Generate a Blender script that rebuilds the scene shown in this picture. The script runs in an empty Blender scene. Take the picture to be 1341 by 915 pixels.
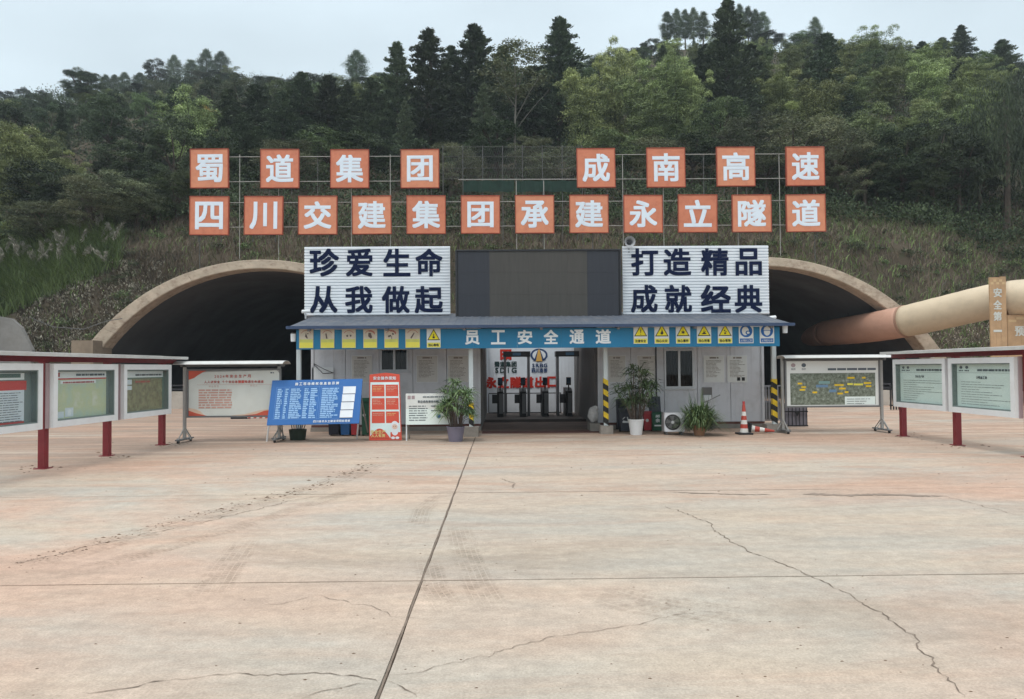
import bpy, math, random
import numpy as np
from mathutils import Vector, Matrix, noise as mnoise
random.seed(7); rng = np.random.default_rng(7)
S = bpy.context.scene; COL = S.collection
V = Vector
# ------------------------------------------------------------------ camera
FPX, W0, H0 = 970.0, 1341.0, 915.0
cam = bpy.data.objects.new('camera', bpy.data.cameras.new('camera')); COL.objects.link(cam)
cam.data.sensor_width = 36; cam.data.lens = 36 * FPX / W0; cam.data.clip_end = 3000; cam.data.clip_start = .05
CR = (Matrix.Rotation(math.radians(-.856), 4, 'Z') @ Matrix.Rotation(math.radians(91.46), 4, 'X') @ Matrix.Rotation(math.radians(-.43), 4, 'Z'))
cam.matrix_world = Matrix.Translation((0, 0, 1.6)) @ CR
S.camera = cam
# ------------------------------------------------------------------ light
SUN_EL, SUN_AZ = 66, 208           # azimuth from +Y clockwise: behind the viewer, a little left
w = bpy.data.worlds.new('World'); S.world = w; w.use_nodes = True
nt = w.node_tree; bg = nt.nodes['Background']
def build_world():
    L = nt.links; N = nt.nodes
    sky = N.new('ShaderNodeTexSky'); sky.sky_type = 'NISHITA'; sky.sun_disc = False
    sky.sun_elevation = math.radians(SUN_EL); sky.sun_rotation = math.radians(SUN_AZ)
    sky.dust_density = 2.5
    tc = N.new('ShaderNodeTexCoord'); sep = N.new('ShaderNodeSeparateXYZ'); L.new(tc.outputs['Generated'], sep.inputs[0])
    # an overcast deck: brighter towards the zenith, soft cloud structure
    rmp = N.new('ShaderNodeValToRGB'); L.new(sep.outputs['Z'], rmp.inputs[0])
    e = rmp.color_ramp.elements; e[0].position = 0; e[0].color = (7.7, 9.0, 9.6, 1); e[1].position = 1; e[1].color = (20.5, 21.2, 21.6, 1)
    m = rmp.color_ramp.elements.new(.45); m.color = (7.6, 8.9, 9.7, 1)
    mp = N.new('ShaderNodeMapping'); mp.inputs['Scale'].default_value = (1.2, 1.2, 3.2); L.new(tc.outputs['Generated'], mp.inputs[0])
    ns = N.new('ShaderNodeTexNoise'); ns.inputs['Scale'].default_value = 1.7; ns.inputs['Detail'].default_value = 4; ns.inputs['Roughness'].default_value = .45
    L.new(mp.outputs[0], ns.inputs['Vector'])
    mr = N.new('ShaderNodeMapRange'); mr.inputs[1].default_value = .3; mr.inputs[2].default_value = .72; mr.inputs[3].default_value = .84; mr.inputs[4].default_value = 1.1
    L.new(ns.outputs[0], mr.inputs[0])
    mul = N.new('ShaderNodeMix'); mul.data_type = 'RGBA'; mul.blend_type = 'MULTIPLY'; mul.inputs[0].default_value = 1
    L.new(rmp.outputs[0], mul.inputs[6]); L.new(mr.outputs[0], mul.inputs[7])
    mx = N.new('ShaderNodeMix'); mx.data_type = 'RGBA'; mx.inputs[0].default_value = .93
    L.new(sky.outputs[0], mx.inputs[6]); L.new(mul.outputs[2], mx.inputs[7])
    L.new(mx.outputs[2], bg.inputs[0]); bg.inputs[1].default_value = .11
build_world()
sl = bpy.data.lights.new('sun', 'SUN'); sl.energy = 1.3; sl.angle = math.radians(13); sl.color = (1, .965, .92)
sun = bpy.data.objects.new('sun', sl); COL.objects.link(sun)
_a, _e = math.radians(SUN_AZ), math.radians(SUN_EL)
sun.rotation_euler = V((math.sin(_a) * math.cos(_e), math.cos(_a) * math.cos(_e), math.sin(_e))).to_track_quat('Z', 'Y').to_euler()
S.view_settings.view_transform = 'Standard'; S.view_settings.look = 'None'; S.view_settings.gamma = 1; S.view_settings.exposure = 0.0
S.view_settings.use_curve_mapping = False
S.render.engine = 'CYCLES'; S.cycles.max_bounces = 6; S.cycles.diffuse_bounces = 3; S.cycles.transparent_max_bounces = 8; S.cycles.use_denoising = True
try: S.cycles.volume_bounces = 0
except Exception: pass
S.render.resolution_x = 1024; S.render.resolution_y = 699

# ------------------------------------------------------------------ picture <-> place helpers (author's measurements of the photograph)
def ray(px, py):
    return (CR.to_3x3() @ V(((px - W0 / 2) / FPX, -(py - H0 / 2) / FPX, -1)))
def P(px, py, Y):
    d = ray(px, py); return V((0, 0, 1.6)) + d * (Y / d.y)
def G(px, py, z=0.):
    d = ray(px, py); return V((0, 0, 1.6)) + d * ((z - 1.6) / d.z)
CRI = CR.to_3x3().inverted()
def proj(p):
    q = CRI @ (V(p) - V((0, 0, 1.6))); return (W0 / 2 + FPX * q.x / -q.z, H0 / 2 - FPX * q.y / -q.z)

# ------------------------------------------------------------------ materials
def srgb(r, g, b):
    f = lambda c: (c / 255 / 12.92) if c <= 10 else ((c / 255 + .055) / 1.055) ** 2.4
    return (f(r), f(g), f(b))
MATS = {}
def M(name, rgb=None, rough=.6, metal=0., var=.12, scale=2.5, bump=0., bscale=40., dirt=0., dirt_rgb=(.16, .11, .08), spec=.4, stretch=(1, 1, 1), fine=0.):
    """procedural surface: base colour broken up by noise, optional dirt film, streaks and fine relief"""
    if name in MATS: return MATS[name]
    m = bpy.data.materials.new(name); m.use_nodes = True; MATS[name] = m
    N, L = m.node_tree.nodes, m.node_tree.links; b = N['Principled BSDF']
    b.inputs['Roughness'].default_value = rough; b.inputs['Metallic'].default_value = metal
    b.inputs['Specular IOR Level'].default_value = spec
    g = N.new('ShaderNodeNewGeometry'); mp = N.new('ShaderNodeMapping'); mp.inputs['Scale'].default_value = stretch
    L.new(g.outputs['Position'], mp.inputs[0])
    n = N.new('ShaderNodeTexNoise'); n.inputs['Scale'].default_value = scale; n.inputs['Detail'].default_value = 5; L.new(mp.outputs[0], n.inputs[0])
    r = N.new('ShaderNodeMapRange'); r.inputs[1].default_value = .25; r.inputs[2].default_value = .75; r.inputs[3].default_value = 1 - var; r.inputs[4].default_value = 1 + var
    L.new(n.outputs[0], r.inputs[0])
    mu = N.new('ShaderNodeMix'); mu.data_type = 'RGBA'; mu.blend_type = 'MULTIPLY'; mu.inputs[0].default_value = 1
    mu.inputs[6].default_value = (*rgb, 1); L.new(r.outputs[0], mu.inputs[7]); out = mu.outputs[2]
    if dirt:
        n2 = N.new('ShaderNodeTexNoise'); n2.inputs['Scale'].default_value = scale * 2.3; n2.inputs['Detail'].default_value = 8; n2.inputs['Roughness'].default_value = .65
        L.new(mp.outputs[0], n2.inputs[0])
        r2 = N.new('ShaderNodeMapRange'); r2.inputs[1].default_value = .48; r2.inputs[2].default_value = .75; r2.inputs[3].default_value = 0; r2.inputs[4].default_value = dirt
        L.new(n2.outputs[0], r2.inputs[0])
        mx = N.new('ShaderNodeMix'); mx.data_type = 'RGBA'; L.new(r2.outputs[0], mx.inputs[0]); L.new(out, mx.inputs[6]); mx.inputs[7].default_value = (*dirt_rgb, 1); out = mx.outputs[2]
    L.new(out, b.inputs['Base Color'])
    if bump:
        n3 = N.new('ShaderNodeTexNoise'); n3.inputs['Scale'].default_value = bscale; n3.inputs['Detail'].default_value = 4; L.new(g.outputs['Position'], n3.inputs[0])
        bp = N.new('ShaderNodeBump'); bp.inputs['Strength'].default_value = bump; bp.inputs['Distance'].default_value = .02; L.new(n3.outputs[0], bp.inputs['Height']); L.new(bp.outputs[0], b.inputs['Normal'])
    return m
def leaf_mat(name, dark, light, yellow=None, rough=.65):
    m = bpy.data.materials.new(name); m.use_nodes = True; MATS[name] = m
    N, L = m.node_tree.nodes, m.node_tree.links; b = N['Principled BSDF']; b.inputs['Roughness'].default_value = rough; b.inputs['Specular IOR Level'].default_value = .25
    at = N.new('ShaderNodeAttribute'); at.attribute_name = 'tint'
    oi = N.new('ShaderNodeObjectInfo')
    dark, light = [(q[0] * 2.25, q[1] * 2.3, q[2] * 2.0) for q in (dark, light)]
    rp = N.new('ShaderNodeValToRGB'); e = rp.color_ramp.elements; e[0].color = (*dark, 1); e[1].color = (*light, 1)
    if yellow: yellow = (yellow[0] * .95, yellow[1] * 1.1, yellow[2] * 1.2)
    if yellow: q = rp.color_ramp.elements.new(.93); q.color = (*light, 1); e[-1].color = (*yellow, 1)
    L.new(at.outputs['Fac'], rp.inputs[0])
    r = N.new('ShaderNodeMapRange'); r.inputs[3].default_value = .55; r.inputs[4].default_value = 1.32; L.new(oi.outputs['Random'], r.inputs[0])
    hs = N.new('ShaderNodeHueSaturation'); L.new(rp.outputs[0], hs.inputs['Color']); L.new(r.outputs[0], hs.inputs['Value'])
    r2 = N.new('ShaderNodeMapRange'); r2.inputs[3].default_value = .485; r2.inputs[4].default_value = .52
    mm = N.new('ShaderNodeMath'); mm.operation = 'FRACT'; m2 = N.new('ShaderNodeMath'); m2.operation = 'MULTIPLY'; m2.inputs[1].default_value = 7.3
    L.new(oi.outputs['Random'], m2.inputs[0]); L.new(m2.outputs[0], mm.inputs[0]); L.new(mm.outputs[0], r2.inputs[0]); L.new(r2.outputs[0], hs.inputs['Hue'])
    L.new(hs.outputs[0], b.inputs['Base Color'])
    return m
def glass_mat(name, tint=(1, 1, 1), refl=.1, rough=.02):
    m = bpy.data.materials.new(name); m.use_nodes = True; MATS[name] = m
    N, L = m.node_tree.nodes, m.node_tree.links; N.remove(N['Principled BSDF'])
    t = N.new('ShaderNodeBsdfTransparent'); t.inputs[0].default_value = (*tint, 1)
    gl = N.new('ShaderNodeBsdfGlossy'); gl.inputs['Roughness'].default_value = rough
    lw = N.new('ShaderNodeFresnel'); lw.inputs[0].default_value = 1.42
    r = N.new('ShaderNodeMapRange'); r.inputs[3].default_value = refl * .2; r.inputs[4].default_value = .09; L.new(lw.outputs[0], r.inputs[0])
    mx = N.new('ShaderNodeMixShader'); L.new(r.outputs[0], mx.inputs[0]); L.new(t.outputs[0], mx.inputs[1]); L.new(gl.outputs[0], mx.inputs[2])
    L.new(mx.outputs[0], N['Material Output'].inputs[0]); return m

# ------------------------------------------------------------------ mesh builder
class MB:
    def __init__(s): s.v = []; s.f = []; s.m = []; s.mats = []
    def mi(s, mat):
        if mat is None: return 0
        if mat not in s.mats: s.mats.append(mat)
        return s.mats.index(mat)
    def add(s, vs, fs, mat=None):
        k = len(s.v); s.v += [tuple(p) for p in vs]; i = s.mi(mat)
        for f in fs: s.f.append(tuple(k + a for a in f)); s.m.append(i)
        return s
    def quad(s, a, b, c, d, mat=None): return s.add([a, b, c, d], [(0, 1, 2, 3)], mat)
    def box(s, x0, x1, y0, y1, z0, z1, mat=None):
        return s.obox(V(((x0 + x1) / 2, (y0 + y1) / 2, (z0 + z1) / 2)), V((abs(x1 - x0) / 2, 0, 0)), V((0, abs(y1 - y0) / 2, 0)), V((0, 0, abs(z1 - z0) / 2)), mat)
    def obox(s, c, a, b, d, mat=None):
        if a.cross(b).dot(d) < 0: a = -a
        vs = [c + a * i + b * j + d * k for k in (-1, 1) for j in (-1, 1) for i in (-1, 1)]
        return s.add(vs, [(0, 2, 3, 1), (4, 5, 7, 6), (0, 1, 5, 4), (2, 6, 7, 3), (0, 4, 6, 2), (1, 3, 7, 5)], mat)
    def cyl(s, p0, p1, r0, r1=None, n=10, mat=None, caps=True):
        p0, p1 = V(p0), V(p1); r1 = r0 if r1 is None else r1; d = (p1 - p0).normalized(); u = d.orthogonal().normalized(); w_ = d.cross(u)
        vs = []
        for p, r in ((p0, r0), (p1, r1)):
            for i in range(n):
                t = 2 * math.pi * i / n; vs.append(p + (u * math.cos(t) + w_ * math.sin(t)) * r)
        fs = [(i, (i + 1) % n, n + (i + 1) % n, n + i) for i in range(n)]
        if caps: fs += [tuple(range(n - 1, -1, -1)), tuple(range(n, 2 * n))]
        return s.add(vs, fs, mat)
    def tube(s, pts, rs, n=8, mat=None):
        pts = [V(p) for p in pts]; vs = []; u = None
        for k, p in enumerate(pts):
            d = (pts[min(k + 1, len(pts) - 1)] - pts[max(k - 1, 0)]).normalized()
            u = (d.orthogonal() if u is None else (u - d * u.dot(d))).normalized(); w_ = d.cross(u); r = rs[k] if hasattr(rs, '__len__') else rs
            for i in range(n):
                t = 2 * math.pi * i / n; vs.append(p + (u * math.cos(t) + w_ * math.sin(t)) * r)
        fs = [(k * n + i, k * n + (i + 1) % n, (k + 1) * n + (i + 1) % n, (k + 1) * n + i) for k in range(len(pts) - 1) for i in range(n)]
        fs += [tuple(range(n - 1, -1, -1)), tuple(range((len(pts) - 1) * n, len(pts) * n))]
        return s.add(vs, fs, mat)
    def lathe(s, c, prof, n=20, mat=None):
        c = V(c); vs = [c + V((r * math.cos(2 * math.pi * i / n), r * math.sin(2 * math.pi * i / n), z)) for r, z in prof for i in range(n)]
        fs = [(k * n + i, k * n + (i + 1) % n, (k + 1) * n + (i + 1) % n, (k + 1) * n + i) for k in range(len(prof) - 1) for i in range(n)]
        return s.add(vs, fs, mat)
    def poly(s, pts, mat=None): return s.add(pts, [tuple(range(len(pts)))], mat)
    def prism(s, pts, ex, mat=None):
        n = len(pts); vs = [V(p) for p in pts] + [V(p) + ex for p in pts]
        return s.add(vs, [tuple(range(n)), tuple(range(2 * n - 1, n - 1, -1))] + [(i, n + i, n + (i + 1) % n, (i + 1) % n) for i in range(n)], mat)
    def build(s, name, mat=None, parent=None, smooth=False, origin=None, fixn=False):
        me = bpy.data.meshes.new(name)
        o0 = V(parent_loc(parent)) if parent is not None else (V(origin) if origin is not None else V((0, 0, 0)))
        me.from_pydata([(p[0] - o0.x, p[1] - o0.y, p[2] - o0.z) for p in s.v], [], s.f)
        for mt in (s.mats or [mat]): me.materials.append(mt)
        if s.mats: me.polygons.foreach_set('material_index', s.m)
        if smooth: me.polygons.foreach_set('use_smooth', [True] * len(me.polygons))
        me.update()
        o = bpy.data.objects.new(name, me); COL.objects.link(o)
        if parent is not None: o.parent = parent
        else: o.location = o0
        return o
def parent_loc(p):
    l = V((0, 0, 0))
    while p is not None: l = l + p.location; p = p.parent
    return l
def tag(o, label=None, cat=None, group=None, kind=None):
    for k, v in (('label', label), ('category', cat), ('group', group), ('kind', kind)):
        if v: o[k] = v
    return o
def thing(name, loc, label, cat, group=None):
    o = bpy.data.objects.new(name, None); COL.objects.link(o); o.location = loc; o.empty_display_size = .2
    return tag(o, label, cat, group)
def copy_tree(src, parent=None):
    c = src.copy(); COL.objects.link(c)
    if parent is not None: c.parent = parent
    for ch in list(src.children): copy_tree(ch, c)
    return c
def share(name, me, loc, parent):
    o = bpy.data.objects.new(name, me); COL.objects.link(o); o.parent = parent; o.location = V(loc) - parent_loc(parent); return o

# ------------------------------------------------------------------ lettering
_GL = {}
def glyph(ch):
    if ch in _GL: return _GL[ch]
    c = bpy.data.curves.new('g', 'FONT'); c.body = ch; c.size = 1; c.resolution_u = 3
    o = bpy.data.objects.new('g', c); COL.objects.link(o); bpy.context.view_layer.update()
    e = o.evaluated_get(bpy.context.evaluated_depsgraph_get()); m = e.to_mesh()
    vs = [(v.co.x, v.co.y) for v in m.vertices]; fs = [tuple(p.vertices) for p in m.polygons]; e.to_mesh_clear()
    bpy.data.objects.remove(o); bpy.data.curves.remove(c)
    xs = [v[0] for v in vs]; ys = [v[1] for v in vs]; bb = (min(xs), max(xs), min(ys), max(ys))
    _GL[ch] = (vs, fs, bb); return _GL[ch]
def put_glyph(mb, ch, o, ux, uy, w_, h, mat, bold=0., lift=.002, fit=True):
    """one character filling the box w_ x h whose lower left corner is o, in the plane (ux, uy)"""
    vs, fs, (x0, x1, y0, y1) = glyph(ch); n = ux.cross(uy).normalized()
    bold_ = bold
    if fit:
        sx = (w_ * (1 - 2 * bold_)) / (x1 - x0); sy = (h * (1 - 2 * bold_)) / (y1 - y0)
        if (x1 - x0) < .45: sx = sy
        ox = (w_ - sx * (x1 - x0)) / 2; oy = h * bold_
        T = [((x - x0) * sx + ox, (y - y0) * sy + oy) for x, y in vs]
    else:
        T = [(x * w_, (y + .08) * h) for x, y in vs]
    sh = [(0, 0)]
    if bold: d = bold * w_; sh = [(-d, -d), (0, -d), (d, -d), (-d, 0), (d, 0), (-d, d), (0, d), (d, d), (0, 0)]
    for k, (dx, dy) in enumerate(sh):
        mb.add([o + ux * (x + dx) + uy * (y + dy) + n * (lift + k * .0006 * (1 if bold else 0)) for x, y in T], fs, mat)
def put_line(mb, text, o, ux, uy, size, mat, bold=0., lift=.002, pitch=1.0, asp=1.0):
    x = 0.
    for ch in text:
        if ch == ' ': x += size * .5 * pitch * asp; continue
        vs, fs, bb = glyph(ch); half = ord(ch) < 256
        wd = size * (.62 if half else 1.) * asp
        if half: put_glyph(mb, ch, o + ux * x, ux, uy, size * .52 * asp, size * .78, mat, bold, lift)
        else: put_glyph(mb, ch, o + ux * (x + .04 * size), ux, uy, size * .92 * asp, size * .92, mat, bold, lift)
        x += wd * pitch
    return x
def text_width(text, size, pitch=1., asp=1.): return sum(size * (.5 if c == ' ' else .62 if ord(c) < 256 else 1.) * pitch * asp for c in text)
def centred(mb, text, mid, ux, uy, size, mat, **k):
    put_line(mb, text, mid - ux * (text_width(text, size, k.get('pitch', 1.), k.get('asp', 1.)) / 2), ux, uy, size, mat, **k)
def scribble(mb, o, ux, uy, w_, rows, gap, mat, th=.55, seed=0, lift=.002, fill=(.55, 1.)):
    """rows of printed matter too small to read: short dashes the size of words"""
    r = random.Random(seed); n = ux.cross(uy).normalized()
    for k in range(rows):
        end = w_ * r.uniform(*fill); x = 0.; y = -k * gap
        while x < end:
            l = min(gap * r.uniform(.8, 4.), end - x)
            a = o + ux * x + uy * y + n * lift
            mb.quad(a, a + ux * l, a + ux * l + uy * gap * th, a + uy * gap * th, mat); x += l + gap * .35
UX, UZ = V((1, 0, 0)), V((0, 0, 1))
# ================================================================== GROUND
def ground_mat():
    m = bpy.data.materials.new('yard_concrete'); m.use_nodes = True; MATS['yard'] = m
    N, L = m.node_tree.nodes, m.node_tree.links; b = N['Principled BSDF']; b.inputs['Roughness'].default_value = .8; b.inputs['Specular IOR Level'].default_value = .3
    g = N.new('ShaderNodeNewGeometry'); oi = N.new('ShaderNodeObjectInfo')
    sep = N.new('ShaderNodeSeparateXYZ'); L.new(g.outputs['Position'], sep.inputs[0])
    def noise(sc, stretch, det=6, rough=.6, off=(0, 0, 0), dist=0.):
        mp = N.new('ShaderNodeMapping'); mp.inputs['Scale'].default_value = stretch; mp.inputs['Location'].default_value = off; L.new(g.outputs['Position'], mp.inputs[0])
        n = N.new('ShaderNodeTexNoise'); n.inputs['Scale'].default_value = sc; n.inputs['Detail'].default_value = det; n.inputs['Roughness'].default_value = rough; n.inputs['Distortion'].default_value = dist
        L.new(mp.outputs[0], n.inputs[0]); return n.outputs[0]
    def rng_(x, a, b_, c=0., d=1.):
        r = N.new('ShaderNodeMapRange'); r.inputs[1].default_value = a; r.inputs[2].default_value = b_; r.inputs[3].default_value = c; r.inputs[4].default_value = d; L.new(x, r.inputs[0]); return r.outputs[0]
    def mix(f, a, c, mode='MIX'):
        x = N.new('ShaderNodeMix'); x.data_type = 'RGBA'; x.blend_type = mode
        if isinstance(f, float): x.inputs[0].default_value = f
        else: L.new(f, x.inputs[0])
        for i, q in ((6, a), (7, c)):
            if isinstance(q, tuple): x.inputs[i].default_value = (*q, 1)
            else: L.new(q, x.inputs[i])
        return x.outputs[2]
    def mth(op, a, c):
        x = N.new('ShaderNodeMath'); x.operation = op
        for i, q in ((0, a), (1, c)):
            if isinstance(q, (int, float)): x.inputs[i].default_value = q
            else: L.new(q, x.inputs[i])
        return x.outputs[0]
    grey, cream, pink, mud = (.39, .36, .31), (.47, .385, .30), (.49, .325, .24), (.17, .125, .095)
    c = mix(rng_(noise(.45, (.55, 1.6, 1)), .35, .65), grey, cream)
    ax_ = mth('ABSOLUTE', mth('ADD', sep.outputs['X'], -.6), 0.); c = mix(mth('MULTIPLY', rng_(noise(.3, (.7, 1.3, 1), det=8, off=(7, 3, 0), dist=.6), .44, .62, 0, .95), rng_(ax_, 1., 5.5, .35, 1.)), c, pink)
    # soil tinted lanes to the far left, in front of the tunnel mouths and near the right boards
    far = mth('MULTIPLY', rng_(sep.outputs['Y'], 9., 17.), .75)
    c = mix(mth('MULTIPLY', far, rng_(noise(.5, (.25, 1.6, 1), off=(2, 9, 0)), .38, .66)), c, (.47, .325, .24))
    lanes = rng_(noise(.9, (.16, 2.4, 1), det=7, off=(1, 4, 0), dist=.4), .36, .54)
    left = rng_(sep.outputs['X'], -2.2, -6.5); farm = rng_(sep.outputs['Y'], 10.5, 16.)
    c = mix(mth('MULTIPLY', mth('MULTIPLY', lanes, left), mth('MULTIPLY', farm, .85)), c, (.24, .18, .14))
    lane2 = rng_(noise(1.1, (.12, 2.6, 1), det=7, off=(5, 1, 0), dist=.4), .54, .7); deep = rng_(sep.outputs['Y'], 16.5, 20.)
    c = mix(mth('MULTIPLY', lane2, mth('MULTIPLY', deep, .7)), c, (.24, .185, .15))
    nearcab = mth('MULTIPLY', rng_(sep.outputs['Y'], 14.8, 17.2), rng_(noise(1.3, (.5, 1.5, 1), off=(4, 4, 0)), .40, .66)); c = mix(mth('MULTIPLY', nearcab, .75), c, (.30, .20, .145))
    damp = mth('MULTIPLY', rng_(noise(.55, (.5, 1.1, 1), det=8, rough=.7, off=(13, 5, 0), dist=.8), .53, .66), .42); c = mix(damp, c, (.29, .225, .17))
    rust = mth('MULTIPLY', rng_(noise(.7, (.4, 1.5, 1), det=9, rough=.72, off=(21, 8, 0), dist=1.), .50, .66), rng_(sep.outputs['Y'], 7., 12., .25, .75)); c = mix(rust, c, (.40, .25, .175))
    # wear: streaks, blotches, fine grain, oil specks
    st = rng_(noise(1.4, (.5, 2.2, 1), det=8, rough=.7), .3, .72, .90, 1.07); c = mix(1., c, st, 'MULTIPLY')
    st2 = rng_(noise(3.4, (.8, 1.3, 1), det=9, rough=.72, off=(3, 3, 0)), .3, .7, .86, 1.1); c = mix(1., c, st2, 'MULTIPLY')
    gr = rng_(noise(11, (1, 1, 1), det=11, rough=.8, off=(2, 2, 0)), .3, .7, .80, 1.16); c = mix(1., c, gr, 'MULTIPLY')
    fine = rng_(noise(70, (1, 1, 1), det=4), .3, .7, .82, 1.14); c = mix(1., c, fine, 'MULTIPLY')
    blot = rng_(noise(.8, (1, 1.6, 1), det=7, rough=.68, off=(9, 2, 0)),   .62, .78, 0, .25); c = mix(blot, c, (.25, .2, .16))
    speck = rng_(noise(9, (.6, 1.6, 1), det=5, rough=.6, off=(1, 1, 0)), .72, .77, 0, .45); c = mix(speck, c, (.12, .09, .07))
    tone = rng_(oi.outputs['Random'], 0, 1, .95, 1.05); c = mix(1., c, tone, 'MULTIPLY')
    L.new(c, b.inputs['Base Color'])
    bp = N.new('ShaderNodeBump'); bp.inputs['Strength'].default_value = .35; bp.inputs['Distance'].default_value = .01
    L.new(noise(28, (1, 1, 1), det=8, rough=.7), bp.inputs['Height']); L.new(bp.outputs[0], b.inputs['Normal'])
    return m
ground_mat()
M('soil', (.075, .06, .043), .95, var=.4, scale=.8, bump=.6, bscale=8, dirt=.9, dirt_rgb=(.040, .050, .026), spec=.1)
M('joint', (.12, .095, .075), .95, var=.3, scale=6, spec=.1)
MB().quad(V((-400, -120, -.03)), V((400, -120, -.03)), V((400, 400, -.03)), V((-400, 400, -.03))).build('ground', M('joint'))
tag(bpy.data.objects['ground'], kind='structure')
yard = bpy.data.objects.new('concrete_yard', None); COL.objects.link(yard); tag(yard, kind='structure')
XS = [-38.2, -25.8, -13.2, -.612, 11.9, 24.4, 37]; YS = [-6.05, -2.2, 1.75, 5.65, 9.6, 13.5, 17.4, 21.2, 25, 28.8, 32.6, 36.4, 40.2, 44, 47.8, 51.6]
yr = random.Random(3)
for i in range(len(XS) - 1):
    for j in range(len(YS) - 1):
        gx, gy = (.0055, .003); x0, x1, y0, y1 = XS[i] + gx, XS[i + 1] - gx, YS[j] + gy, YS[j + 1] - gy
        if XS[i] < -14 and YS[j] > 33 or XS[i] > 24 and YS[j] > 33: continue
        e = .006; mb = MB()       # a slab with worn, slightly uneven arrises
        nx, ny = 40, 14
        top = [V((x, y0 + e, 0)) for x in np.linspace(x0 + e, x1 - e, nx)] + [V((x1 - e, y, 0)) for y in np.linspace(y0 + e, y1 - e, ny)][1:-1] + \
              [V((x, y1 - e, 0)) for x in np.linspace(x1 - e, x0 + e, nx)] + [V((x0 + e, y, 0)) for y in np.linspace(y1 - e, y0 + e, ny)][1:-1]
        top = [p + V((yr.gauss(0, .0022), yr.gauss(0, .0016), 0)) for p in top]
        cx, cy = (x0 + x1) / 2, (y0 + y1) / 2
        low = [p + V((math.copysign(e, p.x - cx) if abs(p.x - cx) > (x1 - x0) / 2 - .05 else 0, math.copysign(e, p.y - cy) if abs(p.y - cy) > (y1 - y0) / 2 - .05 else 0, -.035)) for p in top]
        n = len(top); mb.add(top + low, [tuple(range(n))] + [(k, n + k, n + (k + 1) % n, (k + 1) % n) for k in range(n)])
        mb.build('slab', MATS['yard'], yard)
# cracks, tyre marks, clods and stains lying on the slabs
M('crack', (.19, .15, .12), .95, var=.3, scale=8, spec=.1)
def crack(pts, wd, seed, name='crack', mat=None, z=.004, rough=.75, step=.035, wob=.014):
    r = random.Random(seed); Q = [G(*p) for p in pts]; L_ = []
    for a, b in zip(Q, Q[1:]):
        n = max(2, int((b - a).length / step)); L_ += [a.lerp(b, k / n) for k in range(n)]
    L_.append(Q[-1]); mb = MB(); top = []; bot = []; off = 0
    for k, p in enumerate(L_):
        d = (L_[min(k + 1, len(L_) - 1)] - L_[max(k - 1, 0)]); d.z = 0; nn = V((-d.y, d.x, 0)).normalized()
        off = off * .82 + r.gauss(0, wob); w_ = wd * r.uniform(1 - rough, 1 + rough) * (min(1, k / 5, (len(L_) - 1 - k) / 5) + .15)
        top.append(V((p.x, p.y, z)) + nn * (off + w_)); bot.append(V((p.x, p.y, z)) + nn * (off - w_))
    n = len(top); mb.add(top + bot, [(k, n + k, n + k + 1, k + 1) for k in range(n - 1)])
    o = mb.build(name, mat or M('crack'), yard); return o
CR_ = [([(870, 662), (905, 676), (936, 692), (981, 722), (1021, 739), (1061, 756), (1101, 772), (1141, 794), (1166, 807), (1196, 837), (1213, 857), (1231, 880), (1262, 915)], .0032),
       ([(95, 913), (170, 902), (260, 890), (295, 886), (380, 883), (440, 884), (490, 892), (500, 893)], .0026),
       ([(497, 892), (515, 886), (560, 875), (620, 862), (670, 845), (720, 832), (800, 822), (870, 812), (920, 806), (962, 800)], .0014),
       ([(500, 892), (525, 900), (545, 915)], .003), ([(395, 915), (440, 903), (489, 894)], .0026),
       ([(0, 741), (60, 729), (120, 716), (190, 700), (270, 683), (350, 664), (400, 652), (470, 647)], .0035),
       ([(655, 626), (671, 633), (672, 641)], .004), ([(300, 800), (420, 780), (560, 812)], .0015), ([(1230, 649), (1290, 664), (1341, 676)], .003)]
for k, (pts, wd) in enumerate(CR_): crack(pts, wd, k)
def joint_fill(p, q, wd, seed):
    r = random.Random(seed); n = int((V(q) - V(p)).length / .05); d = (V(q) - V(p)).normalized(); nn = V((-d.y, d.x, 0)); mb = MB(); w1 = w2 = 0; top = []; bot = []
    for k in range(n + 1):
        c = V(p).lerp(V(q), k / n); w1 = w1 * .6 + r.gauss(0, wd * .35); w2 = w2 * .6 + r.gauss(0, wd * .35); top.append(c + nn * (wd + abs(w1))); bot.append(c - nn * (wd + abs(w2)))
    mb.add(top + bot, [(k, n + 1 + k, n + 2 + k, k + 1) for k in range(n)]); mb.build('joint_filling', M('crack'), yard)
joint_fill((-.612, 1.8, .003), (-.612, 17.35, .003), .0045, 60); joint_fill((-13.1, 5.65, .0036), (11.8, 5.65, .0036), .0014, 61); joint_fill((-3, 9.6, .0036), (4.5, 9.6, .0036), .004, 62)
M('damp', (.24, .185, .145), .7, var=.25, scale=4, spec=.3)
crack([(1050, 647), (1120, 648), (1180, 648), (1236, 650)], .045, 30, 'damp_stain', M('damp'), rough=.7, wob=.012)
crack([(880, 645), (940, 647), (1010, 648)], .018, 31, 'damp_stain', M('damp'), rough=.8, wob=.01)
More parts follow.
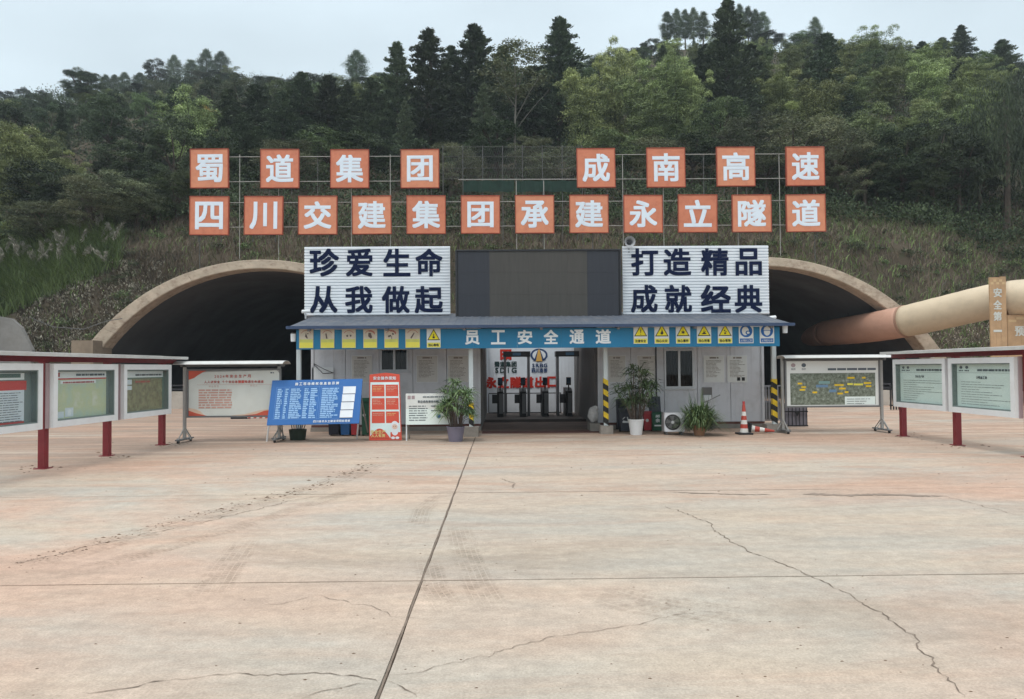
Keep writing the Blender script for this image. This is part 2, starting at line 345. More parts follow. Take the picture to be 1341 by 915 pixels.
def tyre_mat():
    m = bpy.data.materials.new('tyre_mark'); m.use_nodes = True; MATS['tyre_mark'] = m; N, L = m.node_tree.nodes, m.node_tree.links; b = N['Principled BSDF']
    b.inputs['Base Color'].default_value = (.25, .185, .135, 1); b.inputs['Roughness'].default_value = .9; b.inputs['Specular IOR Level'].default_value = .1
    at = N.new('ShaderNodeAttribute'); at.attribute_name = 'track'; sp = N.new('ShaderNodeSeparateXYZ'); L.new(at.outputs['Vector'], sp.inputs[0]); g = N.new('ShaderNodeNewGeometry')
    def mth(op, a, c=None):
        x = N.new('ShaderNodeMath'); x.operation = op; x.use_clamp = False
        for k, q in ((0, a), (1, c)):
            if q is None: continue
            if isinstance(q, (int, float)): x.inputs[k].default_value = q
            else: L.new(q, x.inputs[k])
        return x.outputs[0]
    ac = sp.outputs['Y']; al = sp.outputs['X']
    zig = mth('SINE', mth('ADD', mth('MULTIPLY', al, 95.), mth('MULTIPLY', mth('ABSOLUTE', ac), 9.))); tread = mth('ADD', mth('MULTIPLY', zig, .3), .55)
    groove = mth('GREATER_THAN', mth('ABSOLUTE', mth('SINE', mth('MULTIPLY', ac, 9.))), .3)
    edge = mth('SUBTRACT', 1., mth('POWER', mth('ABSOLUTE', ac), 6.))
    n = N.new('ShaderNodeTexNoise'); n.inputs['Scale'].default_value = 5; n.inputs['Detail'].default_value = 8; n.inputs['Roughness'].default_value = .75; L.new(g.outputs['Position'], n.inputs[0])
    r = N.new('ShaderNodeMapRange'); r.inputs[1].default_value = .42; r.inputs[2].default_value = .68; L.new(n.outputs[0], r.inputs[0])
    f = mth('MULTIPLY', mth('MULTIPLY', mth('MULTIPLY', tread, groove), mth('MULTIPLY', edge, r.outputs[0])), mth('MULTIPLY', sp.outputs['Z'], .62))
    t = N.new('ShaderNodeBsdfTransparent'); mx = N.new('ShaderNodeMixShader'); L.new(f, mx.inputs[0]); L.new(t.outputs[0], mx.inputs[1]); L.new(b.outputs[0], mx.inputs[2]); L.new(mx.outputs[0], N['Material Output'].inputs[0])
tyre_mat()
def tyre(pts, wd, z=.0045):
    Q = [G(*p) for p in pts]; L_ = []
    for a, b in zip(Q, Q[1:]):
        n = max(2, int((b - a).length / .1)); L_ += [a.lerp(b, k / n) for k in range(n)]
    L_.append(Q[-1]); mb = MB(); vs = []; at = []; run = 0
    for k, p in enumerate(L_):
        d = L_[min(k + 1, len(L_) - 1)] - L_[max(k - 1, 0)]; d.z = 0; nn = V((-d.y, d.x, 0)).normalized(); fade = min(1, k / 4, (len(L_) - 1 - k) / 4)
        if k: run += (p - L_[k - 1]).length
        for s_ in (-1, 1): vs.append(V((p.x, p.y, z)) + nn * wd * .5 * s_); at.append((run, s_, fade))
    mb.add(vs, [(2 * k, 2 * k + 2, 2 * k + 3, 2 * k + 1) for k in range(len(L_) - 1)]); o = mb.build('tyre_mark', MATS['tyre_mark'], yard)
    a_ = o.data.attributes.new('track', 'FLOAT_VECTOR', 'POINT'); a_.data.foreach_set('vector', [c for q in at for c in q])
tyre([(600, 640), (572, 652), (553, 668), (545, 692)], .24); tyre([(600, 688), (612, 730), (628, 768), (650, 805)], .26)
tyre([(558, 730), (568, 770), (592, 805)], .24, .0055); tyre([(770, 770), (840, 790), (905, 800), (1010, 818)], .5, .0055); tyre([(325, 705), (295, 745), (265, 790)], .3)
tyre([(20, 745), (150, 708), (300, 668), (430, 634), (500, 604)], .5, .0065); tyre([(60, 760), (200, 722), (360, 676), (470, 640)], .3, .0055)
M('clod', (.13, .088, .06), .95, var=.4, scale=9, spec=.1)
def clods():
    mb = MB(); r = random.Random(11)
    def one(p, s):
        k = 5; vs = [p + V((math.cos(6.283 * i / k) * s * r.uniform(.6, 1.2) * 1.5, math.sin(6.283 * i / k) * s * r.uniform(.5, 1), 0)) for i in range(k)] + [p + V((0, 0, s * .5))]
        mb.add(vs, [(i, (i + 1) % k, k) for i in range(k)])
    trk = [(20, 738), (60, 729), (110, 718), (150, 704), (200, 690), (245, 677), (290, 668), (330, 657), (380, 646), (420, 633), (460, 618), (485, 606)]
    for a, b in zip(trk, trk[1:]):
        for _ in range(22):
            t = r.random(); px = a[0] + (b[0] - a[0]) * t + r.gauss(0, 9); py = a[1] + (b[1] - a[1]) * t + r.gauss(0, 2.5); one(G(px, py), r.uniform(.006, .026) * (.55 + .8 * (740 - py) / 130) * (1 if r.random() < .35 else .5))
    for _ in range(300):
        py = 575 + 340 * r.random() ** 1.7; one(G(r.uniform(-20, 1360), py), r.uniform(.002, .009) * (1 if py > 650 else 1.8))
    for px in (58, 148, 214, 1183, 1254):
        y = {58: 613, 148: 597, 214: 582, 1183: 571, 1254: 583}[px]
        for _ in range(16): one(G(px + r.gauss(0, 15), y + r.gauss(0, 1.5)), r.uniform(.01, .035))
    return tag(mb.build('soil_clods', M('clod')), 'small brown clods of soil scattered over the concrete yard', 'soil', kind='stuff')
clods()

# ================================================================== TERRAIN
PI = math.pi
R_OUT, R_IN = 9.81, 8.93
TUN = [P(343, 622, 34), P(1003, 616, 34)]
for t in TUN: t.y = 34
def lerp_tab(tab, x):
    if x <= tab[0][0]: return tab[0][1]
    for (a, b), (c, d) in zip(tab, tab[1:]):
        if x <= c: t = (x - a) / (c - a); return b + (d - b) * t
    return tab[-1][1]
RIDGE = [(-400, 172), (-100, 158), (0, 141), (60, 139), (90, 147), (130, 134), (200, 123), (250, 116), (300, 108), (380, 112), (440, 112), (500, 115), (600, 118), (680, 110), (760, 92), (840, 72), (880, 58), (960, 55), (1050, 62), (1130, 70), (1200, 78), (1290, 84), (1341, 98), (1500, 120), (1800, 160)]
def Yr(x): t = min(1, max(0, (-x - 15) / 45)); return 100 + 45 * t * t * (3 - 2 * t)
def hor(px): return 487 - .0075 * px
def S_base(x, Y):
    """height of the hillside above the portals"""
    yr_ = Yr(x); px = 656 + FPX * x / yr_
    zr = 1.6 + (hor(px) - lerp_tab(RIDGE, px)) / FPX * yr_
    if Y <= 37.5: return 6.0 + (Y - 33.8) * .4
    u = (Y - 37.5) / (yr_ - 37.5)
    if u <= 1: return 7.5 + (zr - 7.5) * (u + .015 * math.sin(u * PI))
    return zr - (Y - yr_) * .25
def arch_top(x):
    z = None
    for t in TUN:
        d = abs(x - t.x)
        if d < R_OUT - .05:
            h = t.z + math.sqrt(max(0, (R_OUT - .06) ** 2 - d * d))
            if h > 0: z = h
    return z
def HZ(x, Y):
    s = S_base(x, Y); f = (Y - 33.0) * 1.55 + .25 * mnoise.noise(V((x * .5, Y * .5, 3)))
    k = max(0, min(1, (abs(x - .6) - 20.5) / 6)); f = f * (1 - .35 * k)      # the cut lies back a little at both ends
    z = min(s, f); at = arch_top(x)
    n = .0
    if Y > 36: n = mnoise.noise(V((x * .11, Y * .11, 0))) * min(1.5, (Y - 36) * .15) * max(0, min(1, (Yr(x) - 6 - Y) / 30))
    z += n
    if at is not None: z = max(z, at)
    elif z < 0: z = 0
    return z
def build_terrain():
    xs = np.concatenate([np.arange(-150, -26, 2.5), np.arange(-26, 28, .35), np.arange(28, 150, 2.5)])
    ys = np.concatenate([np.arange(32.6, 40, .45), np.arange(40, 60, 1.2), np.arange(60, 175, 3.)])
    vs = []; at = [arch_top(x) is not None for x in xs]
    for y in ys:
        for x, a in zip(xs, at):
            Y = max(y, 34.12) if a else y; z = HZ(x, Y)
            if not a and y < 33.05: z = -.25
            vs.append((x, Y, z))
    nx = len(xs); fs = []
    for j in range(len(ys) - 1):
        for i in range(nx - 1):
            q = (j * nx + i, j * nx + i + 1, (j + 1) * nx + i + 1, (j + 1) * nx + i)
            if at[i] != at[i + 1]:      # leave the jamb open only beside the ring, hidden by it
                pass
            fs.append(q)
    mb = MB(); mb.add(vs, fs); return tag(mb.build('hillside_terrain', M('soil'), smooth=True), kind='structure')
build_terrain()
def hit(px, py, y0=33.2, y1=170):
    d = ray(px, py); t = y0
    while t < y1:
        p = V((0, 0, 1.6)) + d * (t / d.y)
        if p.z <= HZ(p.x, p.y): return p
        t += .4
    return None

# ================================================================== TUNNELS
M('portal', (.47, .39, .30), .85, var=.2, scale=1.6, bump=.4, bscale=12, dirt=.95, dirt_rgb=(.25, .175, .13), stretch=(1, 1, 1.6))
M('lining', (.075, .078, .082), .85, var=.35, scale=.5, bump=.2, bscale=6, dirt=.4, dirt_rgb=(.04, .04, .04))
def tunnel(c, label, depth=75):
    root = thing('road_tunnel', (c.x, 34, 0), label, 'tunnel', 'twin tunnel portals')
    n = 64
    def prof(R, x_shift=0):
        cz = c.z + (.466 if R < R_OUT - .3 else 0); a0 = math.asin(-cz / R)
        return [(c.x + R * math.cos(a), cz + R * math.sin(a)) for a in np.linspace(PI - a0, a0, n + 1)]
    o, i = prof(R_OUT), prof(R_IN); zf = 33.8
    # the portal ring is cast in short bays: each bay is a piece of its own
    bays = 11
    for b in range(bays):
        k0, k1 = int(b * n / bays), int((b + 1) * n / bays); mb = MB(); m = k1 - k0 + 1
        yy = zf + random.uniform(-.02, .02)
        rows = []
        for (pr, y, s) in ((i, yy + .9, 1), (i, yy + .03, 1), (i, yy, 1.004), (o, yy, .998), (o, yy + .03, 1), (o, yy + .9, 1)):
            rows.append([V((c.x + (pr[k][0] - c.x) * s, y, c.z + (pr[k][1] - c.z) * s)) for k in range(k0, k1 + 1)])
        # a hair of a joint between bays
        for r_ in rows:
            if b: r_[0] = r_[0].lerp(r_[1], .004)
            if b < bays - 1: r_[-1] = r_[-1].lerp(r_[-2], .004)
        mb.add([p for r_ in rows for p in r_], [(a * m + k, a * m + k + 1, (a + 1) * m + k + 1, (a + 1) * m + k) for a in range(5) for k in range(m - 1)])
        mb.build('portal_segment', M('portal'), root)
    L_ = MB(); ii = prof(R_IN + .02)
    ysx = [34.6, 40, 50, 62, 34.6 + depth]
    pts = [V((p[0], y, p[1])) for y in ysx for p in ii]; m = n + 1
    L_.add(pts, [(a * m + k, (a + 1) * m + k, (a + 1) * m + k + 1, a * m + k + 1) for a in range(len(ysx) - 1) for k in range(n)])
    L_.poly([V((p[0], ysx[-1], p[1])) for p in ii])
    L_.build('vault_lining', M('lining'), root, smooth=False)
    return root
tunnel(TUN[0], 'wide concrete tunnel mouth left of the cabins, empty of ducts')
tunnel(TUN[1], 'wide concrete tunnel mouth right of the cabins with the big duct running in')
# low plinth wall beside the left portal foot, and the sprayed concrete wall at the left edge
M('beige_con', (.24, .19, .14), .9, var=.2, scale=2, bump=.3, bscale=14, dirt=.6, dirt_rgb=(.18, .13, .09))
M('shot', (.17, .165, .155), .95, var=.2, scale=1.2, bump=.6, bscale=9, dirt=.5, dirt_rgb=(.14, .13, .11))
a, b = P(100, 470, 33.4), P(128, 470, 33.4)
tag(MB().box(a.x, b.x, 33.0, 34.6, -.02, P(100, 446, 33.4).z).build('retaining_block', M('beige_con')), 'low beige concrete block against the left foot of the left tunnel ring', 'wall')
mb = MB(); p0, p1 = P(-60, 405, 32.6), P(38, 458, 32.6)
prof_ = [V((p0.x, 32.3, -.02)), V((p1.x, 32.3, -.02)), V((p1.x - .05, 32.9, p1.z)), V((P(20, 428, 32.6).x, 33.0, P(20, 428, 32.6).z)), V((P(5, 416, 32.6).x, 33.1, P(5, 416, 32.6).z)), V((p0.x, 33.2, p0.z))]
mb.prism(prof_, V((0, .2, 0)))
tag(mb.build('sprayed_concrete_wall', M('shot')), 'smooth grey sprayed concrete wall at the far left below the reeds', 'wall')
# ================================================================== CABINS, CANOPY, PASSAGE
M('panel', (.63, .635, .66), .45, var=.06, scale=1.5, dirt=.35, dirt_rgb=(.33, .31, .29))
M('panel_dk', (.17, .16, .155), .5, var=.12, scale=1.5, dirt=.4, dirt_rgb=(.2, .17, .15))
M('white_corr', (.78, .81, .85), .45, var=.05, scale=1.2, dirt=.25, dirt_rgb=(.42, .42, .42))
M('blue_grey_roof', (.075, .09, .115), .7, var=.15, scale=1.5, dirt=.5, dirt_rgb=(.22, .2, .18))
M('navy_edge', (.035, .06, .12), .5, var=.15, scale=2)
M('alu', (.5, .51, .52), .35, .3, var=.08)
M('white_paint', (.74, .76, .77), .45, var=.05, dirt=.2, dirt_rgb=(.45, .42, .38))
M('black', (.012, .012, .014), .5, var=.1); M('dark_metal', (.035, .035, .04), .45, .3)
M('sill_red', (.12, .045, .035), .8, var=.2)
M('concrete', (.27, .245, .215), .9, var=.15, scale=4, bump=.4, bscale=20, dirt=.5, dirt_rgb=(.15, .12, .1))
M('paper', (.62, .60, .56), .6, var=.06, scale=4); M('ink', (.24, .2, .17), .7)
glass_mat('glass', (.95, .97, .96), .10, .3); glass_mat('dark_glass', (.48, .47, .46), .12)
M('room_dark', (.05, .045, .042), .8); M('curtain', (.16, .125, .11), .9, var=.3, scale=5, stretch=(6, 1, .4))
YW = 19.3
def sx(px, Y=YW, py=500): return P(px, py, Y).x
def sz(px, py, Y=YW): return P(px, py, Y).z
def cabin(px0, px1, name_label, widths, win, hue='panel'):
    x0, x1 = sx(px0), sx(px1); z0, z1 = .17, 2.72; yb = YW + 6.2
    root = thing('site_cabin', ((x0 + x1) / 2, YW, 0), name_label, 'cabin', 'site cabins either side of the passage')
    MB().box(x0 - .02, x1 + .02, YW - .04, yb, -.02, z0 - .06).build('plinth', M('concrete'), root)
    MB().box(x0, x1, YW - .025, yb - .02, z0 - .06, z0).build('sill_beam', M('sill_red'), root)
    n = widths; ww = (x1 - x0) / n; wx0, wx1, wz0, wz1 = win
    for k in range(n):      # sandwich wall panels with recessed seams
        a, b = x0 + k * ww + .006, x0 + (k + 1) * ww - .006; mb = MB()
        def pane(a, b, za, zb):
            if b - a < .01 or zb - za < .01: return
            mb.box(a, b, YW, YW + .05, za, zb)
            r = a + .11
            while r < b - .06: mb.box(r, r + .012, YW - .004, YW + .01, za + .004, zb - .004); r += .22
        ia, ib = max(a, wx0), min(b, wx1)
        if ib > ia:
            pane(a, ia, z0, z1); pane(ib, b, z0, z1); pane(ia, ib, z0, wz0); pane(ia, ib, wz1, z1)
        else: pane(a, b, z0, z1)
        mb.build('wall_panel', M(hue), root)
    for xx, s in ((x0, 1), (x1, -1)):
        MB().box(xx, xx + s * .05, YW + .06, yb, z0, z1).build('side_wall', M(hue), root)
        MB().box(xx - s * .008, xx + s * .06, YW - .03, YW - .004, z0, z1).build('corner_post', M('panel'), root)
    MB().box(x0, x1, yb, yb + .05, z0, z1).build('rear_wall', M('panel'), root)
    MB().box(x0, x1, YW, yb, z1 + .003, z1 + .06).build('ceiling_panel', M('panel_dk'), root)
    wdw = MB(); t = .045
    for (a, b, c, d) in ((wx0, wx1, wz0, wz0 + t), (wx0, wx1, wz1 - t, wz1), (wx0, wx0 + t, wz0 + t, wz1 - t), (wx1 - t, wx1, wz0 + t, wz1 - t), ((wx0 + wx1) / 2 - .03, (wx0 + wx1) / 2 + .03, wz0 + t, wz1 - t)):
        wdw.box(a, b, YW - .028, YW + .06, c, d)
    wf = wdw.build('window', M('alu'), root)
    for a, b in ((wx0 + t, (wx0 + wx1) / 2 - .03), ((wx0 + wx1) / 2 + .03, wx1 - t)):
        MB().box(a, b, YW + .012, YW + .02, wz0 + t, wz1 - t).build('pane', M('dark_glass'), wf)
    # curtain behind the glass
    cu = MB(); xs = np.linspace(wx0, wx1, 40); vs = [V((x, YW + .16 + .02 * math.sin(k * 1.3), z)) for z in (wz0, wz1) for k, x in enumerate(xs)]
    cu.add(vs, [(k, k + 1, 41 + k, 40 + k) for k in range(39)]); cu.build('curtain', M('curtain'), wf, smooth=True)
    MB().box(wx0 - .05, wx1 + .05, YW - .075, YW - .029, wz0 - .035, wz0 - .004).build('window_sill', M('alu'), wf)
    return root
left_cabin = cabin(408, 629, 'grey panel cabin left of the passage with a short high window', 5, (sx(498), sx(535), sz(516, 486), sz(516, 456)), 'panel')
right_cabin = cabin(783, 1000, 'grey panel cabin right of the passage with a tall two-pane window', 5, (sx(870), sx(909), sz(890, 508), sz(890, 457)), 'panel')
# --- passage: back wall, side linings, floor
YB = 25.1
M('logo_red', srgb(200, 50, 35), .5, var=.08); M('logo_green', (.02, .05, .05), .5); M('logo_blue', (.025, .06, .16), .5); M('logo_gold', srgb(225, 175, 90), .5); M('sign_white', (.78, .8, .82), .5, var=.04)
wx0, wx1 = sx(629) + .02, sx(783) - .02
back = thing('passage_rear_wall', ((wx0 + wx1) / 2, YB, 0), 'pale ribbed sheet wall with red and blue emblems at the end of the passage', 'wall')
mb = MB(); x = wx0; zt = 2.72
while x < wx1 - .01:        # trapezoid ribs
    b = min(x + .12, wx1); mb.box(x, b, YB, YB + .03, .1, zt); mb.box(x + .015, x + .045, YB - .014, YB - .001, .1, zt); x += .12
mb.build('ribbed_sheet', M('white_corr'), back)
bx = lambda px: P(px, 480, YB).x
bz = lambda py, px=690: P(px, py, YB).z
Yq = YB - .018
pr = MB()
def back_text(txt, px0, px1, py0, py1, mat, bold=.04):
    w_ = (bx(px1) - bx(px0)); n = len(txt); h = bz(py0) - bz(py1); c = w_ / n
    for k, ch in enumerate(txt): put_glyph(pr, ch, V((bx(px0) + c * k + c * .04, Yq, bz(py1))), UX, UZ, c * .9, h, mat, bold)
back_text('永立隧道出口', 635, 732, 493, 508, M('logo_red'), .05)
back_text('蜀道集团', 647, 677, 473, 480, M('logo_green'), .05); back_text('SDIG', 647, 677, 481, 488, M('logo_green'), .05)
back_text('SRBG', 696, 717, 476, 481, M('logo_blue'), .05); back_text('四川路桥', 696, 717, 482, 488, M('logo_blue'), .05)
# red square emblem (nested bars), blue oval with a road running into it
rx0, rx1, rz0, rz1 = bx(655), bx(670), bz(471), bz(457)
for k in range(3):
    zz = rz1 - k * (rz1 - rz0) * .36; pr.quad(V((rx0, Yq, zz - .07)), V((rx1, Yq, zz - .07)), V((rx1, Yq, zz)), V((rx0, Yq, zz)), M('logo_red'))
for a, b in ((rx0, rx0 + .07), ((rx0 + rx1) / 2 - .03, (rx0 + rx1) / 2 + .04), (rx1 - .07, rx1)): pr.quad(V((a, Yq - .002, rz0)), V((b, Yq - .002, rz0)), V((b, Yq - .002, rz1)), V((a, Yq - .002, rz1)), M('logo_red'))
ec = V((bx(706), Yq, bz(465)))
def disc(mb, c, rx, rz, y, mat, n=28, x=UX, z=UZ): mb.poly([c + x * (rx * math.cos(2 * PI * k / n)) + z * (rz * math.sin(2 * PI * k / n)) + V((0, y, 0)) for k in range(n)], mat)
disc(pr, ec, .29, .225, 0, M('logo_blue')); disc(pr, ec, .225, .165, -.003, M('sign_white'))
pr.poly([ec + V((-.17, -.006, -.17)), ec + V((-.05, -.006, .15)), ec + V((.05, -.006, .15)), ec + V((.17, -.006, -.17))], M('logo_blue'))
pr.poly([ec + V((-.11, -.009, -.21)), ec + V((-.025, -.009, .19)), ec + V((.025, -.009, .19)), ec + V((.11, -.009, -.21))], M('logo_gold'))
pr.build('lettering', None, back)
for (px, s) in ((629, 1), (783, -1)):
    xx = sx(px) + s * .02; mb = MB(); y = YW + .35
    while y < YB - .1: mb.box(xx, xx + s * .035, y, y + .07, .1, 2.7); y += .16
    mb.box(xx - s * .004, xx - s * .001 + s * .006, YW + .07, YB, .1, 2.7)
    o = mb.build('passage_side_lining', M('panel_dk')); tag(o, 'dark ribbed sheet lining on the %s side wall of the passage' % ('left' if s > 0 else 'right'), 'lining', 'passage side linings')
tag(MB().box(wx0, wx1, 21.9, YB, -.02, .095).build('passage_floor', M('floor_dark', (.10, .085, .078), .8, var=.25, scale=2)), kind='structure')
M('mat_red', (.13, .055, .045), .95, var=.25, scale=6)
tag(MB().box(sx(632), sx(780), 18.3, 18.9, -.01, .010).build('door_mat', M('mat_red')), 'thin dark red-brown mat on the ground before the passage', 'mat')
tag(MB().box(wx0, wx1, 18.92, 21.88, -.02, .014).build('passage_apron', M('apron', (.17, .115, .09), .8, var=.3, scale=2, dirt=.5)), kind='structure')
tag(MB().box(sx(629), sx(783), YW + .02, 22.6, 2.70, 2.76).build('passage_shade_ceiling', M('panel_dk')), 'unseen dark ceiling panel added to shade the front of the passage', 'ceiling')  # hidden behind the fascia; added to keep sky light off the side linings
# railing line across the passage
rl = thing('passage_rail', (sx(690), YB - .25, .1), 'thin dark rail across the foot of the passage rear wall', 'railing')
MB().box(wx0 + .1, wx1 - .5, YB - .27, YB - .24, bz(515), bz(515) + .03).build('top_rail', M('dark_metal'), rl)
MB().box(wx0 + .1, wx1 - .5, YB - .27, YB - .24, bz(540), bz(540) + .03).build('bottom_rail', M('dark_metal'), rl)
mb = MB()
for k in range(5): xx = wx0 + .1 + k * (wx1 - wx0 - .62) / 4; mb.box(xx - .012, xx + .012, YB - .268, YB - .242, .095, bz(515)); 
mb.build('rail_posts', M('dark_metal'), rl)
# --- walk-through detector gates and face-scan turnstiles
M('det_grey', (.10, .10, .11), .4, var=.08); M('det_panel', (.17, .17, .18), .4); M('scr', (.05, .1, .16), .2)
def detector(px0, px1, Y, label):
    a, b = sx(px0, Y), sx(px1, Y); zt = sz(675, 460, Y)
    r = thing('detector_gate', ((a + b) / 2, Y, .095), label, 'security gate', 'walk-through detector gates in the passage')
    for x_ in (a, b - .075):
        MB().box(x_, x_ + .075, Y - .02, Y + .4, .095, zt - .17).build('side_pillar', M('det_grey'), r)
    MB().box(a - .02, b + .02, Y - .035, Y + .5, zt - .168, zt).build('header', M('black'), r)
    MB().box((a + b) / 2 - .13, (a + b) / 2 + .13, Y - .045, Y - .036, zt - .13, zt - .04).build('display', M('scr'), r)
    return r
detector(660, 694, 23.4, 'dark walk-through detector gate standing before the red emblem on the rear wall')
detector(729, 764, 23.4, 'dark walk-through detector gate beside the dark right side of the passage')
def turnstile(px, label, w=.20, head=1):
    Y = 23.0; x_ = sx(px, Y); r = thing('turnstile', (x_, Y, .095), label, 'turnstile', 'face-scan turnstiles in the passage')
    mb = MB(); mb.prism([V((x_ - w / 2, Y + .0, .095)), V((x_ - w / 2, Y - .02, .88)), V((x_ - w / 2, Y + .25, .98)), V((x_ - w / 2, Y + .95, .98)), V((x_ - w / 2, Y + 1.0, .095))], V((w, 0, 0)))
    mb.build('cabinet', M('black'), r)
    MB().box(x_ - w * .18, x_ + w * .42, Y - .03, Y - .0215, .2, .82).build('front_panel', M('det_panel'), r)
    MB().cyl(V((x_, Y + .12, .93)), V((x_, Y + .12, 1.1)), .02, n=8).build('stalk', M('dark_metal'), r)
    MB().obox(V((x_, Y + .1, 1.19)), V((.075, 0, 0)), V((0, .015, .004)), V((0, -.02, .12))).build('face_terminal', M('black'), r)
    MB().obox(V((x_, Y + .08, 1.2)), V((.055, 0, 0)), V((0, .002, .0)), V((0, -.015, .08))).build('screen', M('scr'), r)
    MB().box(x_ - w / 2 - .16, x_ - w / 2 + .01, Y + .38, Y + .42, .5, .78).build('swing_arm', M('dark_metal'), r)
    return r
turnstile(655, 'leftmost black turnstile, below the first red character of the passage wall')
turnstile(685, 'black turnstile under the right pillar of the left detector gate')
turnstile(714, 'black turnstile with bright front panel between the two detector gates')
turnstile(745, 'black turnstile framed inside the right detector gate')
# --- posts of the canopy
M('post', (.62, .66, .66), .4, var=.06); M('hz_y', srgb(225, 190, 40), .55, var=.15, scale=9, dirt=.3); M('hz_k', (.02, .02, .02), .6)
YC = 17.35
def canopy_post(px, label, stripe_top, block, zt=2.22):
    g = G(px, {389: 573, 617: 572, 795: 568.5, 1018: 566.5}[px]); x_ = g.x; y_ = g.y + .17
    r = thing('canopy_post', (x_, y_, 0), label, 'post', 'posts carrying the blue canopy fascia')
    h0 = 0
    if block:
        bw, bh = block; MB().box(x_ - bw / 2, x_ + bw / 2, y_ - .17, y_ + .17, -.01, bh).build('footing_block', M('concrete'), r); h0 = bh
    MB().box(x_ - .05, x_ + .05, y_ - .05, y_ + .05, h0 + .001, zt).build('shaft', M('post'), r)
    if stripe_top:
        zs = P(px, stripe_top, y_).z; s = .058; z = h0 + .004; k = 0; hgt = .135
        while z < zs - .02:     # wrapped slanting warning bands
            top = min(z + hgt, zs); mb = MB(); sl_ = .075
            pts = [V((x_ - s, y_ - s, z + sl_)), V((x_ + s, y_ - s, z)), V((x_ + s, y_ + s, z)), V((x_ - s, y_ + s, z + sl_))]
            pts = [V((p.x, p.y, max(p.z, h0 + .003))) for p in pts]
            up = [V((p.x, p.y, min(p.z + hgt, zs + sl_))) for p in pts]
            mb.add(pts + up, [(0, 1, 5, 4), (1, 2, 6, 5), (2, 3, 7, 6), (3, 0, 4, 7), (4, 5, 6, 7), (3, 2, 1, 0)]); mb.build('stripe', M('hz_y') if k % 2 else M('hz_k'), r); z += hgt + .001; k += 1
    return r
canopy_post(389, 'leftmost canopy post, plain pale metal, behind the blue notice board', 0, None)
canopy_post(617, 'canopy post with short warning stripes beside the purple plant pot', 527, (.34, .23))
canopy_post(795, 'canopy post with black and yellow stripes at the right of the passage', 499, (.3, .2))
canopy_post(1018, 'rightmost canopy post with black and yellow stripes beside the railing', 500, (.5, .2))
# --- canopy: sloping sheet roof plus blue fascia
canopy = thing('entrance_canopy', (.9, YC, 2.2), 'long low canopy roof with blue lettered fascia across both cabins', 'canopy')
M('fascia', srgb(28, 118, 160), .45, var=.08, scale=1.2, dirt=.2, dirt_rgb=(.05, .14, .18))
yf = 17.3; fa, fb = P(388, 445, yf), P(1021, 440, yf)
zt_, zb_ = 2.535, 2.075
nb = 11
for k in range(nb):
    a = fa.x + (fb.x - fa.x) * k / nb; b = fa.x + (fb.x - fa.x) * (k + 1) / nb
    MB().box(a + .0015, b - .0015, yf, yf + .05, zb_, zt_).build('fascia_panel', M('fascia'), canopy)
ra, rb = P(375, 428, 17.1).x, P(1040, 421, 17.1).x
M('beam', (.2, .2, .21), .6)
e0, e1 = V((ra, 17.08, 2.56)), V((rb, 17.08, 2.56)); slope = .176; run = 2.6 + .35
mb = MB(); n = int((rb - ra) / .19)
xs = []
for k in range(n):      # trapezoid profiled sheet
    x0_ = ra + (rb - ra) * k / n; d = (rb - ra) / n; xs += [(x0_, 0), (x0_ + d * .52, 0), (x0_ + d * .66, .010), (x0_ + d * .88, .010)]
xs.append((rb, 0)); m = len(xs)
top = [V((x_, 17.08 + t, 2.575 + dz + slope * t)) for t in (0, run) for x_, dz in xs]
mb.add(top, [(k, k + 1, m + k + 1, m + k) for k in range(m - 1)]); mb.build('roof_sheet', M('blue_grey_roof'), canopy)
mb = MB(); mb.box(ra, rb, 17.05, 17.09, 2.54, 2.61); mb.build('edge_flashing', M('navy_edge'), canopy)
for k in range(7): xx = ra + .5 + (rb - ra - 1) * k / 6; MB().obox(V((xx, 18.25, 2.52 + slope * 1.1)), V((.03, 0, 0)), V((0, 1.12, 1.12 * slope)), V((0, 0, .03))).build('rafter', M('beam'), canopy)
MB().box(ra + .3, rb - .3, 17.36, 17.42, 2.36, 2.48).build('purlin', M('beam'), canopy)
# low grey upstand closing the roof behind
MB().box(sx(400, 20), sx(1010, 20), 20.03, 20.07, 2.6, 3.09).build('rear_upstand', M('blue_grey_roof'), canopy)
# fascia lettering
M('letter_white', (.82, .85, .87), .5, var=.03)
for ch, a, b in zip('员工安全通道', (609, 643, 678, 712, 746, 780), (628, 662, 697, 731, 765, 800)):
    lt = MB(); pa, pb = P(a, 445, yf), P(b, 445, yf); put_glyph(lt, ch, V((pa.x, yf - .002, P(700, 450.5, yf).z)), UX, UZ, pb.x - pa.x, .335, M('letter_white'), .028, lift=.002)
    lt.build('letter', None, canopy)
# --- warning signs on the fascia
M('sg_white', (.72, .73, .70), .5, var=.05); M('sg_cream', (.60, .53, .42), .6, var=.12, scale=9); M('sg_yel', srgb(232, 222, 90), .5, var=.06); M('sg_faded', srgb(205, 205, 110), .6, var=.12, scale=8)
M('sg_tri', srgb(238, 222, 30), .5); M('sg_k', (.02, .02, .02), .5); M('sg_dull', (.12, .08, .07), .6); M('sg_red', (.42, .12, .09), .6); M('sg_blue', srgb(20, 95, 165), .5)
def ring(mb, c, r0, r1, y, mat, a0=0, a1=2 * PI, n=24):
    for k in range(n):
        t, u = a0 + (a1 - a0) * k / n, a0 + (a1 - a0) * (k + 1) / n
        q = [(r0, t), (r0, u), (r1, u), (r1, t)]; q = [c + UX * (r * math.cos(s)) + UZ * (r * math.sin(s)) + V((0, y, 0)) for r, s in q]
        mb.add(q, [(0, 1, 2, 3)], mat)
def blob(mb, c, pts, s, y, mat): mb.poly([c + V((a * s, y, b * s)) for a, b in pts], mat)
